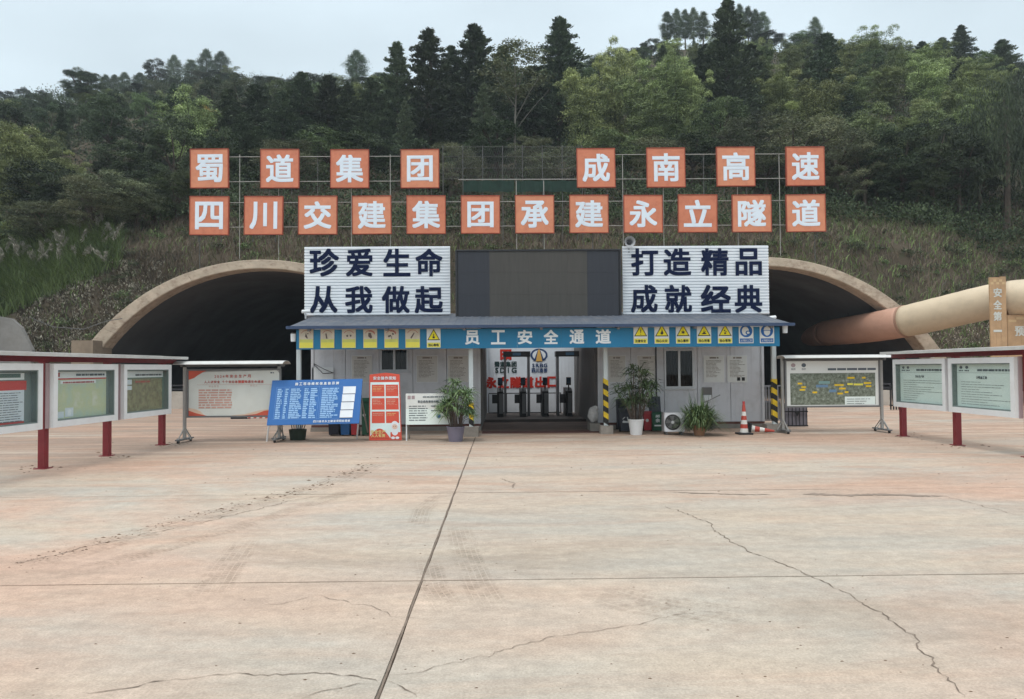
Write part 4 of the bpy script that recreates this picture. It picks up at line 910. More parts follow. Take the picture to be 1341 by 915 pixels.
def post_left(mb, k, q, right, w_, h):
    if k == 2:
        rect(mb, q, 0, 1, 0, 1, 0, M('case_back')); rect(mb, q, 0, .9, .84, .97, .002, M('p_white')); rect(mb, q, .25, .85, .88, .96, .004, M('p_green')); rect(mb, q, 0, .93, .64, .82, .002, M('p_red'))
        rect(mb, q, 0, .9, .04, .64, .002, M('p_grey')); rect(mb, q, 0, .9, .0, .035, .002, M('p_red'))
        put_line(mb, '施工现场管理公示', q(.12, .68, .004), right, UZ, h * .1, M('p_white'), .03, pitch=1.12)
        scribble(mb, q(.04, .58, .004), right, UZ, w_ * .84, 13, h * .045, M('p_ink'), .3, 5, fill=(.9, 1.))
    elif k == 1:
        rect(mb, q, 0, 1, 0, 1, 0, M('case_back')); rect(mb, q, 0.0, .94, .0, .82, .002, M('map_a')); rect(mb, q, 0, .94, .85, .99, .002, M('p_white')); rect(mb, q, 0, .94, .82, .85, .003, M('p_red'))
        rect(mb, q, .12, .74, .73, .8, .004, M('p_white')); scribble(mb, q(.16, .74, .006), right, UZ, w_ * .54, 1, h * .045, M('p_inkred'), .8, 4, fill=(1, 1.01)); scribble(mb, q(.38, .895, .004), right, UZ, w_ * .52, 1, h * .05, M('p_ink'), .9, 6, fill=(1, 1.01))
        rect(mb, q, .05, .11, .88, .97, .004, M('p_inkred')); rect(mb, q, .2, .34, .03, .22, .004, M('p_grey')); rect(mb, q, .02, .18, .02, .15, .004, M('p_grey')); rect(mb, q, .24, .3, .05, .18, .006, M('p_white'))
    else:
        rect(mb, q, 0, 1, 0, 1, 0, M('p_green')); rect(mb, q, 0.02, .95, .0, .8, .002, M('map_b')); rect(mb, q, 0, .97, .83, .99, .002, M('p_white')); rect(mb, q, .03, .2, .66, .78, .004, M('p_grey')); rect(mb, q, .03, .2, .53, .63, .004, M('p_grey')); scribble(mb, q(.28, .87, .004), right, UZ, w_ * .65, 1, h * .05, M('p_ink'), .9, 8, fill=(1, 1.01)); scribble(mb, q(.28, .7, .004), right, UZ, w_ * .35, 1, h * .06, M('p_inkred'), .8, 9, fill=(1, 1.01))
def post_right(mb, k, q, right, w_, h):
    rect(mb, q, 0, 1, 0, 1, 0, M('p_pale')); rect(mb, q, 0, 1, .8, .805, .002, M('p_ink'))
    for u in (.08, .19):
        mb.poly([q(u + .03 * math.cos(t) , .93 + .035 * math.sin(t), .003) for t in np.linspace(0, 2 * PI, 12, endpoint=False)], M('p_ink')); scribble(mb, q(u - .04, .84, .003), right, UZ, w_ * .08, 1, h * .04, M('p_ink'), .7, 3, fill=(1, 1.01))
    scribble(mb, q(.38, .84, .003), right, UZ, w_ * .6, 1, h * .06, M('p_ink'), .8, 12 + k, fill=(1, 1.01))
    put_line(mb, ['安全生产牌', '文明施工牌'][k], q(.36, .66, .003), right, UZ, h * .07, M('p_ink'), .02, pitch=1.15)
    scribble(mb, q(.08, .58, .003), right, UZ, w_ * .86, 10, h * .058, M('p_ink'), .16, 20 + k, fill=(.3, 1.))
rack('notice_rack', 'long red roofed notice rack at the left yard side with a red-banded poster nearest', -7.37, .062, [10.2, 12.42, 14.2, 16.2], [(14.42, 16.22), (12.38, 14.22), (10.2, 12.12)], 1, (8.6, 16.75), post_left)
rack('notice_rack', 'red roofed notice rack at the right yard side with two pale green posters', 9.09, 0., [12.65, 14.68, 16.67], [(14.72, 16.70), (12.72, 14.62)], -1, (10.8, 17.05), post_right)

# ================================================================== FREE-STANDING BOARDS
M('steel_leg', (.34, .33, .31), .45, .3, var=.1); M('steel_dk', (.14, .14, .14), .5)
M('poster_cream', (.60, .62, .58), .55, var=.05, dirt=.15, dirt_rgb=(.5, .45, .38)); M('poster_red', (.55, .10, .06), .5); M('poster_peach', (.66, .48, .36), .5); M('txt_red', (.50, .09, .07), .6); M('txt_soft', (.52, .30, .25), .6)
def stand_roof(name, label, Y, px0, px1, roof_px, roof_py, board, fn, foot_px, foot_py):
    rx0, rx1 = P(roof_px[0], roof_py[0], Y), P(roof_px[1], roof_py[1], Y)
    r = thing(name, (P((px0 + px1) / 2, 560, Y).x, Y, 0), label, 'notice board', 'grey steel notice stands with small roofs')
    zt = (rx0.z + rx1.z) / 2
    for fx in foot_px:
        x_ = P(fx, 560, Y).x
        MB().box(x_ - .03, x_ + .03, Y, Y + .06, .08, zt - .03).build('post', M('steel_leg'), r)
        MB().box(x_ - .05, x_ + .05, Y - .35, Y + .42, .055, .085).build('foot_bar', M('steel_dk'), r)
        for yy in (Y - .3, Y + .36):
            MB().cyl(V((x_ - .02, yy, .035)), V((x_ + .02, yy, .035)), .035, n=10).build('castor', M('black'), r)
        mb = MB()
        mb.cyl(V((x_, Y + .03, .35)), V((x_, Y - .3, .08)), .012, n=6); mb.cyl(V((x_, Y + .03, .35)), V((x_, Y + .38, .08)), .012, n=6); mb.cyl(V((x_, Y + .03, .3)), V((x_ - .14, Y + .03, .07)), .012, n=6); mb.cyl(V((x_, Y + .03, .3)), V((x_ + .14, Y + .03, .07)), .012, n=6)
        mb.build('foot_brace', M('steel_leg'), r)
        MB().box(x_ - .16, x_ + .16, Y - .01, Y + .03, .056, .08).build('cross_foot', M('steel_dk'), r)
    m = MB(); seg = 7; R = .16      # gently vaulted sheet roof
    vs = [V((x_, Y + .03 + .33 * math.sin(t), zt - .09 + .10 * math.cos(t))) for x_ in (rx0.x, rx1.x) for t in np.linspace(-1.25, 1.25, seg)]
    vs += [v_ + V((0, 0, -.012)) for v_ in vs]; k2 = 2 * seg
    m.add(vs, [(i, seg + i, seg + i + 1, i + 1) for i in range(seg - 1)] + [(k2 + i, k2 + i + 1, k2 + seg + i + 1, k2 + seg + i) for i in range(seg - 1)] + [(0, k2, k2 + seg, seg), (seg - 1, 2 * seg - 1, k2 + 2 * seg - 1, k2 + seg - 1)] + [(i, i + 1, k2 + i + 1, k2 + i) for i in range(seg - 1)] + [(seg + i, k2 + seg + i, k2 + seg + i + 1, seg + i + 1) for i in range(seg - 1)])
    m.build('roof_sheet', M('rack_roof'), r)
    MB().box(rx0.x + .05, rx1.x - .05, Y + .0, Y + .06, zt - .12, zt - .07).build('top_beam', M('steel_dk'), r)
    (b0, b1, t0, t1) = board; c = [P(b0, t1, Y - .03), P(b1, t1, Y - .03), P(b1, t0, Y - .03), P(b0, t0, Y - .03)]
    x0_, x1_, z0, z1 = c[0].x, c[1].x, (c[0].z + c[1].z) / 2, (c[2].z + c[3].z) / 2
    MB().box(x0_, x1_, Y - .028, Y - .004, z0, z1).build('backing_panel', M('steel_leg'), r)
    fm = MB()
    for (a, b, cc, d) in ((x0_ - .04, x1_ + .04, z0 - .04, z0 - .001), (x0_ - .04, x1_ + .04, z1 + .001, z1 + .04), (x0_ - .04, x0_ - .001, z0, z1), (x1_ + .001, x1_ + .04, z0, z1)): fm.box(a, b, Y - .045, Y - .002, cc, d)
    fm.build('frame', M('steel_dk'), r)
    po = MB(); q = lambda u, v, dd=0: V((x0_ + u * (x1_ - x0_), Y - .03 - dd, z0 + v * (z1 - z0)))
    fn(po, q, x1_ - x0_, z1 - z0); po.build('poster', None, r); return r
def post_safety(mb, q, w_, h):
    rect(mb, q, .0, 1, 0, .93, .001, M('poster_cream')); mb.poly([q(0, .93, .001), q(1, .93, .001), q(.97, 1, .001), q(.2, .97, .001)], M('poster_cream'))
    mb.poly([q(0, 1, .003), q(0, .80, .003), q(.06, .84, .003), q(.1, .9, .003), q(.16, .97, .003), q(.2, 1, .003)], M('poster_red'))
    mb.poly([q(0, .0, .002), q(.18, .0, .002), q(.13, .10, .002), q(.07, .15, .002), q(0, .18, .002)], M('poster_peach')); mb.poly([q(0, 0, .003), q(.2, 0, .003), q(.08, .06, .003), q(0, .12, .003)], M('poster_red'))
    mb.poly([q(.45, 0, .002), q(1, 0, .002), q(1, .16, .002), q(.8, .12, .002), q(.62, .03, .002)], M('poster_peach')); mb.poly([q(.6, 0, .003), q(1, 0, .003), q(1, .14, .003), q(.83, .1, .003), q(.74, .03, .003)], M('poster_red'))
    centred(mb, '2024年安全生产月', q(.49, .84, .004), UX, UZ, h * .075, M('txt_red'), bold=.02, pitch=1.3)
    centred(mb, '人人讲安全 个个会应急——畅通生命通道', q(.5, .72, .004), UX, UZ, h * .065, M('txt_red'), bold=.02, pitch=1.1)
    rect(mb, q, .09, .93, .685, .69, .004, M('txt_soft')); centred(mb, '安全寄语', q(.28, .63, .004), UX, UZ, h * .045, M('txt_soft'), pitch=1.3); centred(mb, '责任人', q(.72, .64, .004), UX, UZ, h * .045, M('txt_soft'), pitch=1.3)
    scribble(mb, q(.11, .55, .004), UX, UZ, w_ * .37, 8, h * .055, M('txt_soft'), .62, 3, fill=(.96, 1.)); scribble(mb, q(.9, .93, .004), UX, UZ, w_ * .06, 1, h * .04, M('p_ink'), .7, 4)
def post_map(mb, q, w_, h):
    rect(mb, q, 0, 1, 0, 1, .001, M('sg_white')); rect(mb, q, .04, .965, .02, .73, .003, M('map_c'))
    for u in (.075, .19):
        mb.poly([q(u + .025 * math.cos(t), .91 + .045 * math.sin(t), .003) for t in np.linspace(0, 2 * PI, 14, endpoint=False)], M('p_ink' if u > .1 else 'mauve')); centred(mb, '路桥' if u > .1 else '集团', q(u, .80, .003), UX, UZ, h * .05, M('p_ink'))
    scribble(mb, q(.45, .79, .003), UX, UZ, w_ * .52, 1, h * .06, M('p_ink'), .8, 5, fill=(1, 1.01))
    rect(mb, q, .63, .96, .02, .2, .005, M('p_pale')); scribble(mb, q(.65, .14, .007), UX, UZ, w_ * .28, 3, h * .05, M('p_ink'), .2, 6)
    rr = random.Random(4)
    for (u, v, a) in ((.12, .5, .05), (.16, .42, .05), (.14, .36, .06), (.28, .3, .05), (.52, .46, .1), (.57, .38, .07), (.66, .48, .06), (.73, .47, .1), (.55, .27, .06), (.63, .3, .04), (.82, .62, .04), (.86, .43, .06), (.84, .5, .08), (.66, .62, .08)): rect(mb, q, u, u + a, v - .02, v + .02, .005, M('hz_y') if rr.random() < .8 else M('sg_yel')); 
    for (u, v, a) in ((.32, .44, .13), (.46, .33, .08)): rect(mb, q, u, u + a, v - .03, v + .03, .005, M('m_blue'))
    rect(mb, q, .35, .47, .49, .55, .005, M('m_teal'))
M('m_blue', (.14, .24, .36), .5); M('m_teal', (.2, .34, .33), .5)
stand_roof('notice_stand', 'grey roofed stand with a cream and red safety month poster before the left tunnel', 16.75, 247, 364, (233, 375), (474, 472), (247, 366, 485, 544), post_safety, (241, 365), 577)
stand_roof('notice_stand', 'grey roofed stand with a site aerial picture board before the right tunnel', 17.75, 1030, 1150, (1022, 1163), (466, 464), (1030.5, 1151, 472.5, 531), post_map, (1026, 1156), 566)
# big blue site-protection notice leaning on its legs
M('bb', (.022, .125, .37), .4, var=.06, scale=1.5, dirt=.1, dirt_rgb=(.1, .2, .45)); M('bb_txt', (.30, .50, .75), .5); M('bb_wh', (.72, .76, .80), .5); M('bb_line', (.12, .28, .58), .5)
Yb = 16.35; c = [P(349.5, 557, Yb), P(470.5, 553.5, Yb), P(475, 496, Yb + .35), P(357, 497.5, Yb + .35)]
ux_ = ((c[1] - c[0]) + (c[2] - c[3])) / 2; uy_ = ((c[3] - c[0]) + (c[2] - c[1])) / 2; W_, H_ = ux_.length, uy_.length; ux_n = ux_.normalized(); nn = -(uy_.cross(ux_)).normalized(); uy_n = uy_.normalized()
bbr = thing('blue_notice_board', (c[0] + c[1]) / 2 * 1 - V((0, 0, (c[0].z + c[1].z) / 2)), 'leaning bright blue notice board with white table, four white pockets and slim legs', 'notice board')
if nn.y > 0: nn = -nn
cc = c[0] + ux_ / 2 + uy_ / 2; MB().obox(cc, ux_ / 2, uy_ / 2, nn * .015).build('panel', M('bb'), bbr)
q = lambda u, v, dd=0: c[0] + ux_ * u + uy_ * v + nn * (.017 + dd)
po = MB(); centred(po, '施工现场维权信息告示牌', q(.505, .875), ux_n, uy_n, H_ * .072, M('bb_wh'), bold=.03, pitch=1.22)
for u0, u1, v0, v1 in ((.06, .8, .838, .843), (.06, .8, .12, .125), (.06, .063, .12, .84), (.15, .153, .12, .84), (.20, .203, .12, .84), (.53, .533, .12, .84), (.55, .553, .12, .84), (.79, .793, .12, .84)): rect(po, q, u0, u1, v0, v1, .001, M('bb_line'))
for u, w_, sd in ((.075, .06, 1), (.16, .035, 2), (.22, .14, 3), (.37, .06, 4), (.44, .08, 5), (.565, .2, 6)):
    scribble(po, q(u, .78, .001), ux_n, uy_n, W_ * w_, 17, H_ * .04, M('bb_txt'), .6, sd, fill=(.6, 1.))
put_line(po, '四川路桥永立隧道项目经理部', q(.5, .035), ux_n, uy_n, H_ * .055, M('bb_wh'), .02, pitch=1.1)
po.build('print', None, bbr)
for k in range(4):
    v1 = .83 - k * .178; a = q(.795 - .004 * k, v1 - .17, .002); MB().obox(a + ux_ * .07 + uy_ * .085, ux_ * .069, uy_ * .083, nn * .004).build('paper_pocket', M('bb_wh'), bbr)
    MB().obox(a + ux_ * .07 + uy_ * .003 + nn * .006, ux_ * .069, uy_n * .004, nn * .002).build('pocket_edge', M('panel_dk'), bbr)
for px, s, py in ((351, 0, 578), (469, 1, 575)):
    f0 = G(px - 1.5 + s * 0, py); t_ = c[0] + ux_ * (.015 if not s else .985) + uy_ * .5 - nn * .03; MB().cyl(V((f0.x, f0.y, 0)), t_, .02, n=8).build('front_leg', M('white_paint'), bbr)
    MB().cyl(V((f0.x + .1, f0.y + .9, 0)), c[0] + ux_ * (.05 if not s else .95) + uy_ * .95 - nn * .03, .018, n=8).build('rear_leg', M('steel_leg'), bbr)
# red and white panel stand
M('rs_red', (.62, .085, .05), .45, var=.05); M('rs_yel', (.75, .62, .25), .5); M('rs_pale', (.66, .80, .80), .5); M('rs_skin', (.7, .5, .4), .5)
Yr_ = G(505, 577).y; A, B = P(483.5, 577, Yr_), P(526, 577, Yr_); zt = P(504, 488.5, Yr_ + .05).z
rs = thing('red_poster_stand', ((A.x + B.x) / 2, Yr_, 0), 'tall narrow red and white poster stand with six red boxes of text', 'poster stand')
zz = lambda v: .012 + v * (zt - .012)
MB().prism([V((A.x, Yr_, .01)), V((B.x, Yr_, .01)), V((B.x - .05, Yr_ + .06, zt - .03)), V(((A.x + B.x) / 2, Yr_ + .06, zt + .01)), V((A.x, Yr_ + .06, zt - .03))], V((0, .03, 0))).build('panel', M('rs_red'), rs)
q = lambda u, v, dd=0: V((A.x + u * (B.x - A.x) - u * v * .05, Yr_ + .06 * v - .003 - dd, zz(v)))
po = MB(); rect(po, q, .03, .97, .03, .865, 0, M('rs_pale')); centred(po, '安全操作须知', q(.5, .9, .002), UX, UZ, .085, M('bb_wh'), bold=.03, pitch=1.02)
for i in range(2):
    for j in range(3):
        u0 = .08 + .45 * i; v0 = .255 + .2 * (2 - j); rect(po, q, u0, u0 + .41, v0, v0 + .172, .002, M('rs_red')); scribble(po, q(u0 + .03, v0 + .14, .004), UX, UZ, .26, 4 if j < 2 else 2, .035, M('rs_yel') if (i + j) % 3 == 0 else M('poster_peach'), .25, 10 * i + j)
po.poly([q(.03, .03, .004)] + [q(.03 + .62 * t, .03 + .145 * math.sin(.2 + PI * t * .93), .004) for t in np.linspace(0, 1, 12)] + [q(.66, .03, .004)], M('rs_red'))
centred(po, '安全生产', q(.28, .1, .006), UX, UZ, .085, M('rs_yel'), bold=.03); centred(po, '人人有责', q(.28, .045, .006), UX, UZ, .08, M('rs_yel'), bold=.03)
# a plain generic cartoon worker: white round helmet, plain face, pale overall
rect(po, q, .66, .97, .03, .12, .004, M('rs_red'))
def el(u, v, a, b, dd, mt): po.poly([q(u + a * math.cos(t), v + b * math.sin(t), dd) for t in np.linspace(0, 2 * PI, 18, endpoint=False)], mt)
el(.80, .13, .1, .06, .005, M('bb_wh')); el(.80, .215, .12, .07, .006, M('bb_wh')); el(.80, .20, .085, .038, .008, M('rs_skin')); el(.74, .035, .06, .02, .007, M('bb_wh')); el(.87, .035, .06, .02, .007, M('bb_wh')); el(.77, .205, .01, .006, .010, M('sg_k')); el(.83, .205, .01, .006, .010, M('sg_k'))
po.build('print', None, rs)
MB().cyl(V(((A.x + B.x) / 2, Yr_ + .5, 0)), V(((A.x + B.x) / 2, Yr_ + .1, zt * .75)), .012, n=6).build('back_strut', M('steel_leg'), rs)
# white occupational notice
Yw = G(560, 577).y; A, B = P(531.5, 556, Yw), P(590.5, 556, Yw); z0, z1 = A.z, P(560, 515, Yw).z
wn = thing('white_notice_board', ((A.x + B.x) / 2, Yw, 0), 'low white notice board with black text and a small blue emblem, beside the left palm', 'notice board')
MB().box(A.x, B.x, Yw, Yw + .02, z0, z1).build('panel', M('sg_white'), wn)
q = lambda u, v, dd=0: V((A.x + u * (B.x - A.x), Yw - .002 - dd, z0 + v * (z1 - z0))); po = MB(); h = z1 - z0; w_ = B.x - A.x
rect(po, q, 0, 1, 0, .5, 0, M('p_pale'))
centred(po, '职业病危害告知牌', q(.5, .70, .002), UX, UZ, h * .085, M('p_ink'), bold=.03, pitch=1.0); scribble(po, q(.38, .87, .002), UX, UZ, w_ * .56, 1, h * .045, M('p_ink'), .8, 3, fill=(1, 1.01)); scribble(po, q(.07, .58, .002), UX, UZ, w_ * .42, 7, h * .075, M('p_ink'), .35, 4, fill=(.85, 1.)); scribble(po, q(.56, .58, .002), UX, UZ, w_ * .38, 2, h * .15, M('p_ink'), .2, 5)
for a in (.04, .13): rect(po, q, a, a + .07, .82, .93, .002, M('mauve'))
po.poly([q(.73 + .055 * math.cos(t), .27 + .08 * math.sin(t), .002) for t in np.linspace(0, 2 * PI, 16, endpoint=False)], M('m_teal')); po.poly([q(.73 + .03 * math.cos(t), .27 + .045 * math.sin(t), .004) for t in np.linspace(0, 2 * PI, 16, endpoint=False)], M('bb'))
po.build('print', None, wn)
for x_ in (A.x + .01, B.x - .01):
    MB().cyl(V((x_, Yw + .04, 0)), V((x_, Yw + .04, z1)), .016, n=8).build('front_leg', M('white_paint'), wn); MB().cyl(V((x_, Yw + .55, 0)), V((x_, Yw + .06, z1 - .05)), .014, n=8).build('rear_leg', M('steel_leg'), wn)
# ================================================================== SMALL THINGS ROUND THE CABINS
M('bin_dark', (.035, .04, .055), .5, var=.1); M('bin_black', (.02, .022, .035), .5); M('bin_red', (.40, .035, .045), .45); M('bin_green', (.02, .085, .05), .45); M('bin_blue', (.02, .10, .27), .45); M('bin_mark', (.6, .62, .62), .5)
def wheelie(px0, px1, top, bot, mat, label, mark='tri', dy=0., lid_open=False):
    g = G((px0 + px1) / 2, bot); Y = g.y + dy; a, b = P(px0, 550, Y).x, P(px1, 550, Y).x; h = P(px0, top, Y).z; d = (b - a) * 1.15; c = (a + b) / 2; hw = (b - a) / 2
    r = thing('wheelie_bin', (c, Y, 0), label, 'bin', 'litter bins in front of the cabins'); t = .85
    m = MB(); lo = [V((c - hw * t, Y + .04, .03)), V((c + hw * t, Y + .04, .03)), V((c + hw * t, Y + d * .9, .03)), V((c - hw * t, Y + d * .9, .03))]; hi = [V((c - hw * .97, Y + .0, h * .9)), V((c + hw * .97, Y, h * .9)), V((c + hw * .97, Y + d, h * .9)), V((c - hw * .97, Y + d, h * .9))]
    m.add(lo + hi, [(3, 2, 1, 0), (4, 5, 6, 7)] + [(i, (i + 1) % 4, 4 + (i + 1) % 4, 4 + i) for i in range(4)]); m.build('body', M(mat), r)
    if not lid_open:
        MB().prism([V((c - hw, Y - .03, h * .9 + .004)), V((c - hw, Y - .03, h * .94)), V((c - hw, Y + d * .35, h)), V((c - hw, Y + d + .02, h * .985)), V((c - hw, Y + d + .02, h * .9 + .004))], V((2 * hw, 0, 0))).build('lid', M(mat), r)
    else: MB().obox(V((c, Y + d + .05, h + .12)), V((hw, 0, 0)), V((0, .02, .0)), V((0, .06, .2))).build('lid', M('bin_black'), r)
    MB().box(c - hw, c + hw, Y - .012, Y + .02, h * .87, h * .9).build('rim', M(mat), r)
    for s in (-1, 1): MB().cyl(V((c + s * hw * .8 - .02, Y + d * .85, .07)), V((c + s * hw * .8 + .02, Y + d * .85, .07)), .07, n=12).build('wheel', M('black'), r)
    p = MB(); yy = Y + .012
    if mark == 'tri':
        for k in range(3):
            t0 = PI / 2 + k * 2 * PI / 3; t1 = t0 + 2 * PI / 3 * .75; R = .075; a_, b_ = V((c + R * math.cos(t0), yy, h * .55 + R * math.sin(t0))), V((c + R * math.cos(t1), yy, h * .55 + R * math.sin(t1))); dd = (b_ - a_).normalized(); n_ = V((-dd.z, 0, dd.x)) * .011
            p.quad(a_ - n_, b_ - n_, b_ + n_, a_ + n_)
        scribble(p, V((c - .08, yy, h * .4)), UX, UZ, .16, 1, .05, None, .8, 1, fill=(1, 1.01))
    elif mark == 'green':
        for k, ch in enumerate('厨余'): put_glyph(p, ch, V((c - .06, yy, h * .66 - k * .12)), UX, UZ, .11, .1, M('bin_mark'), .03)
        scribble(p, V((c - .09, yy, h * .26)), UX, UZ, .18, 1, .05, M('bin_mark'), .7, 1, fill=(1, 1.01)); 
    else: disc(p, V((c - .02, yy, h * .55)), .04, .04, 0, M('bin_mark'), 10)
    p.build('marking', M('bin_mark') if not p.mats or p.mats[0] is None else None, r); return r
wheelie(808.5, 820, 522.5, 564, 'bin_black', 'tall near-black bin behind the grey recycling bin, by the striped post', 'dot', .25)
wheelie(812.5, 826.5, 535, 566, 'bin_dark', 'dark grey bin with a pale recycling triangle, left of the white plant pot')
wheelie(843.5, 854, 538.5, 565, 'bin_red', 'red bin between the white plant pot and the green bin', 'dot')
wheelie(854, 869.5, 537, 565.5, 'bin_green', 'dark green bin with white characters, left of the air conditioner unit', 'green', 0, True)
wheelie(429, 444, 536, 571, 'bin_black', 'black bin seen under the blue notice board', 'dot')
wheelie(445, 458, 538, 571, 'bin_blue', 'blue bin seen under the blue notice board', 'dot')
wheelie(459, 469, 538, 571, 'bin_red', 'red bin seen under the right end of the blue notice board', 'dot')
wheelie(473, 483, 521, 571, 'bin_green', 'dark green bin in the gap between the blue board and the red poster', 'dot')
# air conditioner outdoor unit
ga = G(883, 569.5); Y = ga.y; a, b = P(870, 553, Y).x, P(896.5, 553, Y).x; z0, z1 = P(883, 565, Y).z, P(883, 540.5, Y).z
ac = thing('air_conditioner_unit', ((a + b) / 2, Y, 0), 'pale outdoor air conditioner unit with round fan grille at the right cabin', 'air conditioner')
cx, cz, hw, hh = (a + b) / 2, (z0 + z1) / 2, (b - a) / 2, (z1 - z0) / 2; fc_ = V((cx - hw * .18, Y, cz)); R = hh * .86
m = MB(); n = 28; m.box(a, b, Y + .003, Y + .3, z0, z1)
sq = []
m.build('casing', M('alu'), ac)
m = MB()      # front plate with a round opening
oc = [fc_ + V((R * math.cos(2 * PI * k / n), -.012, R * math.sin(2 * PI * k / n))) for k in range(n)]
def edge_pt(t):
    dx, dz = math.cos(t), math.sin(t); s = min(((b if dx > 0 else a) - fc_.x) / dx if abs(dx) > 1e-6 else 9, ((z1 if dz > 0 else z0) - fc_.z) / dz if abs(dz) > 1e-6 else 9); return fc_ + V((dx * s, -.012, dz * s))
oe = [edge_pt(2 * PI * k / n) for k in range(n)]
m.add(oc + oe, [(k, (k + 1) % n, n + (k + 1) % n, n + k) for k in range(n)]); m.build('front_plate', M('panel'), ac)
m = MB(); disc(m, fc_, R * .99, R * .99, -.001, None); m.build('fan_recess', M('black'), ac)
m = MB()
for k in range(5):
    t = k * 2 * PI / 5; m.poly([fc_ + V((R * .2 * math.cos(t), -.004, R * .2 * math.sin(t))), fc_ + V((R * .85 * math.cos(t + .1), -.008, R * .85 * math.sin(t + .1))), fc_ + V((R * .85 * math.cos(t + .75), -.003, R * .85 * math.sin(t + .75))), fc_ + V((R * .2 * math.cos(t + .9), -.003, R * .2 * math.sin(t + .9)))])
m.build('fan', M('steel_dk'), ac)
m = MB()
for r_ in (.35, .55, .75, .97): ring(m, fc_, R * r_ - .004, R * r_ + .004, -.014, None)
for k in range(24): t = 2 * PI * k / 24; m.cyl(fc_ + V((R * .2 * math.cos(t), -.014, R * .2 * math.sin(t))), fc_ + V((R * math.cos(t), -.014, R * math.sin(t))), .003, n=3, caps=False)
m.build('grille', M('steel_dk'), ac); m = MB(); disc(m, fc_, R * .2, R * .2, -.018, None); m.build('hub_badge', M('alu'), ac)
for x_ in (a + .05, b - .08): MB().box(x_, x_ + .03, Y + .02, Y + .28, -.001, z0).build('foot', M('steel_dk'), ac)
MB().cyl(V((b - .03, Y + .2, z0 + .1)), V((b + .06, Y + .4, .02)), .015, n=6).build('drain_pipe', M('white_paint'), ac)
# cones
M('cone_red', (.42, .06, .04), .5, var=.1, dirt=.2); M('cone_white', (.66, .64, .60), .5, dirt=.3)
def cone_parts(r, c, ax, up_len, seg, rad):
    for k in range(seg):
        t0, t1 = k / seg, (k + 1) / seg; MB().cyl(c + ax * up_len * t0, c + ax * up_len * t1 * .999, rad * (1 - t0 * .74), rad * (1 - t1 * .74), n=20, caps=(k == seg - 1)).build('band', M('cone_white' if k % 2 == 0 and k < seg - 1 else 'cone_red'), r)
gc = G(974.5, 568.5); r = thing('traffic_cone', gc, 'upright red and white traffic cone on a black square base by the right cabin', 'cone')
hc = P(974.5, 527, gc.y).z
MB().box(gc.x - .165, gc.x + .165, gc.y - .165, gc.y + .165, .0, .04).build('base', M('black'), r); cone_parts(r, gc + V((0, 0, .045)), UZ, hc - .06, 7, .10); MB().cyl(gc + V((0, 0, hc - .02)), gc + V((0, 0, hc + .03)), .03, n=10).build('tip', M('bin_red'), r)
p0, p1 = G(984, 567.5), G(1016, 568); r = thing('fallen_traffic_cone', p0, 'red and white traffic cone lying flattened on its side next to the upright cone', 'cone')
ax = (p1 - p0).normalized(); ax = (ax + V((0, 0, -.10))).normalized(); MB().obox(p0 + V((-.02, .1, .125)), V((.02, 0, 0)), V((0, .12, 0)), V((0.02, 0, .12))).build('base', M('black'), r); cone_parts(r, p0 + V((0, .1, .115)), ax, .56, 5, .085)
# woven sack, and small potted sprig by the striped post
def noisy_blob(name, mat, c, sx_, sy_, sz_, parent=None, seed=0, n=12):
    vs = []; fs = []
    for i in range(n + 1):
        t = PI * i / n
        for j in range(n * 2):
            u = PI * j / n; d = V((math.sin(t) * math.cos(u), math.sin(t) * math.sin(u), math.cos(t))); k = 1 + .22 * mnoise.noise(d * 2.2 + V((seed, 0, 0))); p = V((c[0] + d.x * sx_ * k, c[1] + d.y * sy_ * k, max(c[2] - sz_ * .98, c[2] + d.z * sz_ * k))); vs.append(p)
    m = n * 2
    for i in range(n):
        for j in range(m): fs.append((i * m + j, (i + 1) * m + j, (i + 1) * m + (j + 1) % m, i * m + (j + 1) % m))
    mb = MB(); mb.add(vs, fs); return mb.build(name, mat, parent, smooth=True)
M('sack', (.52, .50, .48), .8, var=.2, scale=14, bump=.5, bscale=25)
tag(MB().box(P(771, 555, 18.9).x, P(784, 555, 18.9).x, 18.6, 19.24, -.01, .20).build('low_ledge', M('concrete')), 'low concrete ledge at the right foot of the passage under the sack', 'ledge')
gs = P(777.5, 552.5, 18.8); gs.z = .2; Ys = gs.y; r = thing('woven_sack', gs, 'creased white woven sack leaning by the right side of the passage', 'sack')
noisy_blob('bag', M('sack'), (gs.x, Ys + .1, .40), .135, .11, .20, r, 3); noisy_blob('folded_top', M('sack'), (gs.x + .05, Ys + .08, .56), .085, .04, .07, r, 5)
# barriers and odds in front of the left tunnel
M('barrier', (.42, .38, .33), .8, var=.12, dirt=.5, dirt_rgb=(.25, .19, .14)); M('stripe_red', (.40, .07, .05), .6)
def wall_run(px0, px1, Y, pyt, label, mats='barrier', rail=True, thick=.35):
    x0_, x1_ = P(px0, 520, Y).x, P(px1, 520, Y).x; zt = P((px0 + px1) / 2, pyt, Y).z; r = thing('concrete_barrier', ((x0_ + x1_) / 2, Y, 0), label, 'barrier')
    n = max(1, round((x1_ - x0_) / 1.5))
    for k in range(n): a_ = x0_ + (x1_ - x0_) * k / n; MB().box(a_ + .01, x0_ + (x1_ - x0_) * (k + 1) / n - .01, Y, Y + thick, -.01, zt).build('block', M(mats), r)
    if rail:
        for dz in (.06, .22): MB().box(x0_, x1_, Y + .1, Y + .18, zt + dz, zt + dz + .07).build('rail', M('dark_metal'), r)
        for k in range(n + 1): a_ = x0_ + (x1_ - x0_) * k / n; MB().box(a_ - .03, a_ + .03, Y + .1, Y + .17, zt, zt + .29).build('rail_post', M('dark_metal'), r)
    return r
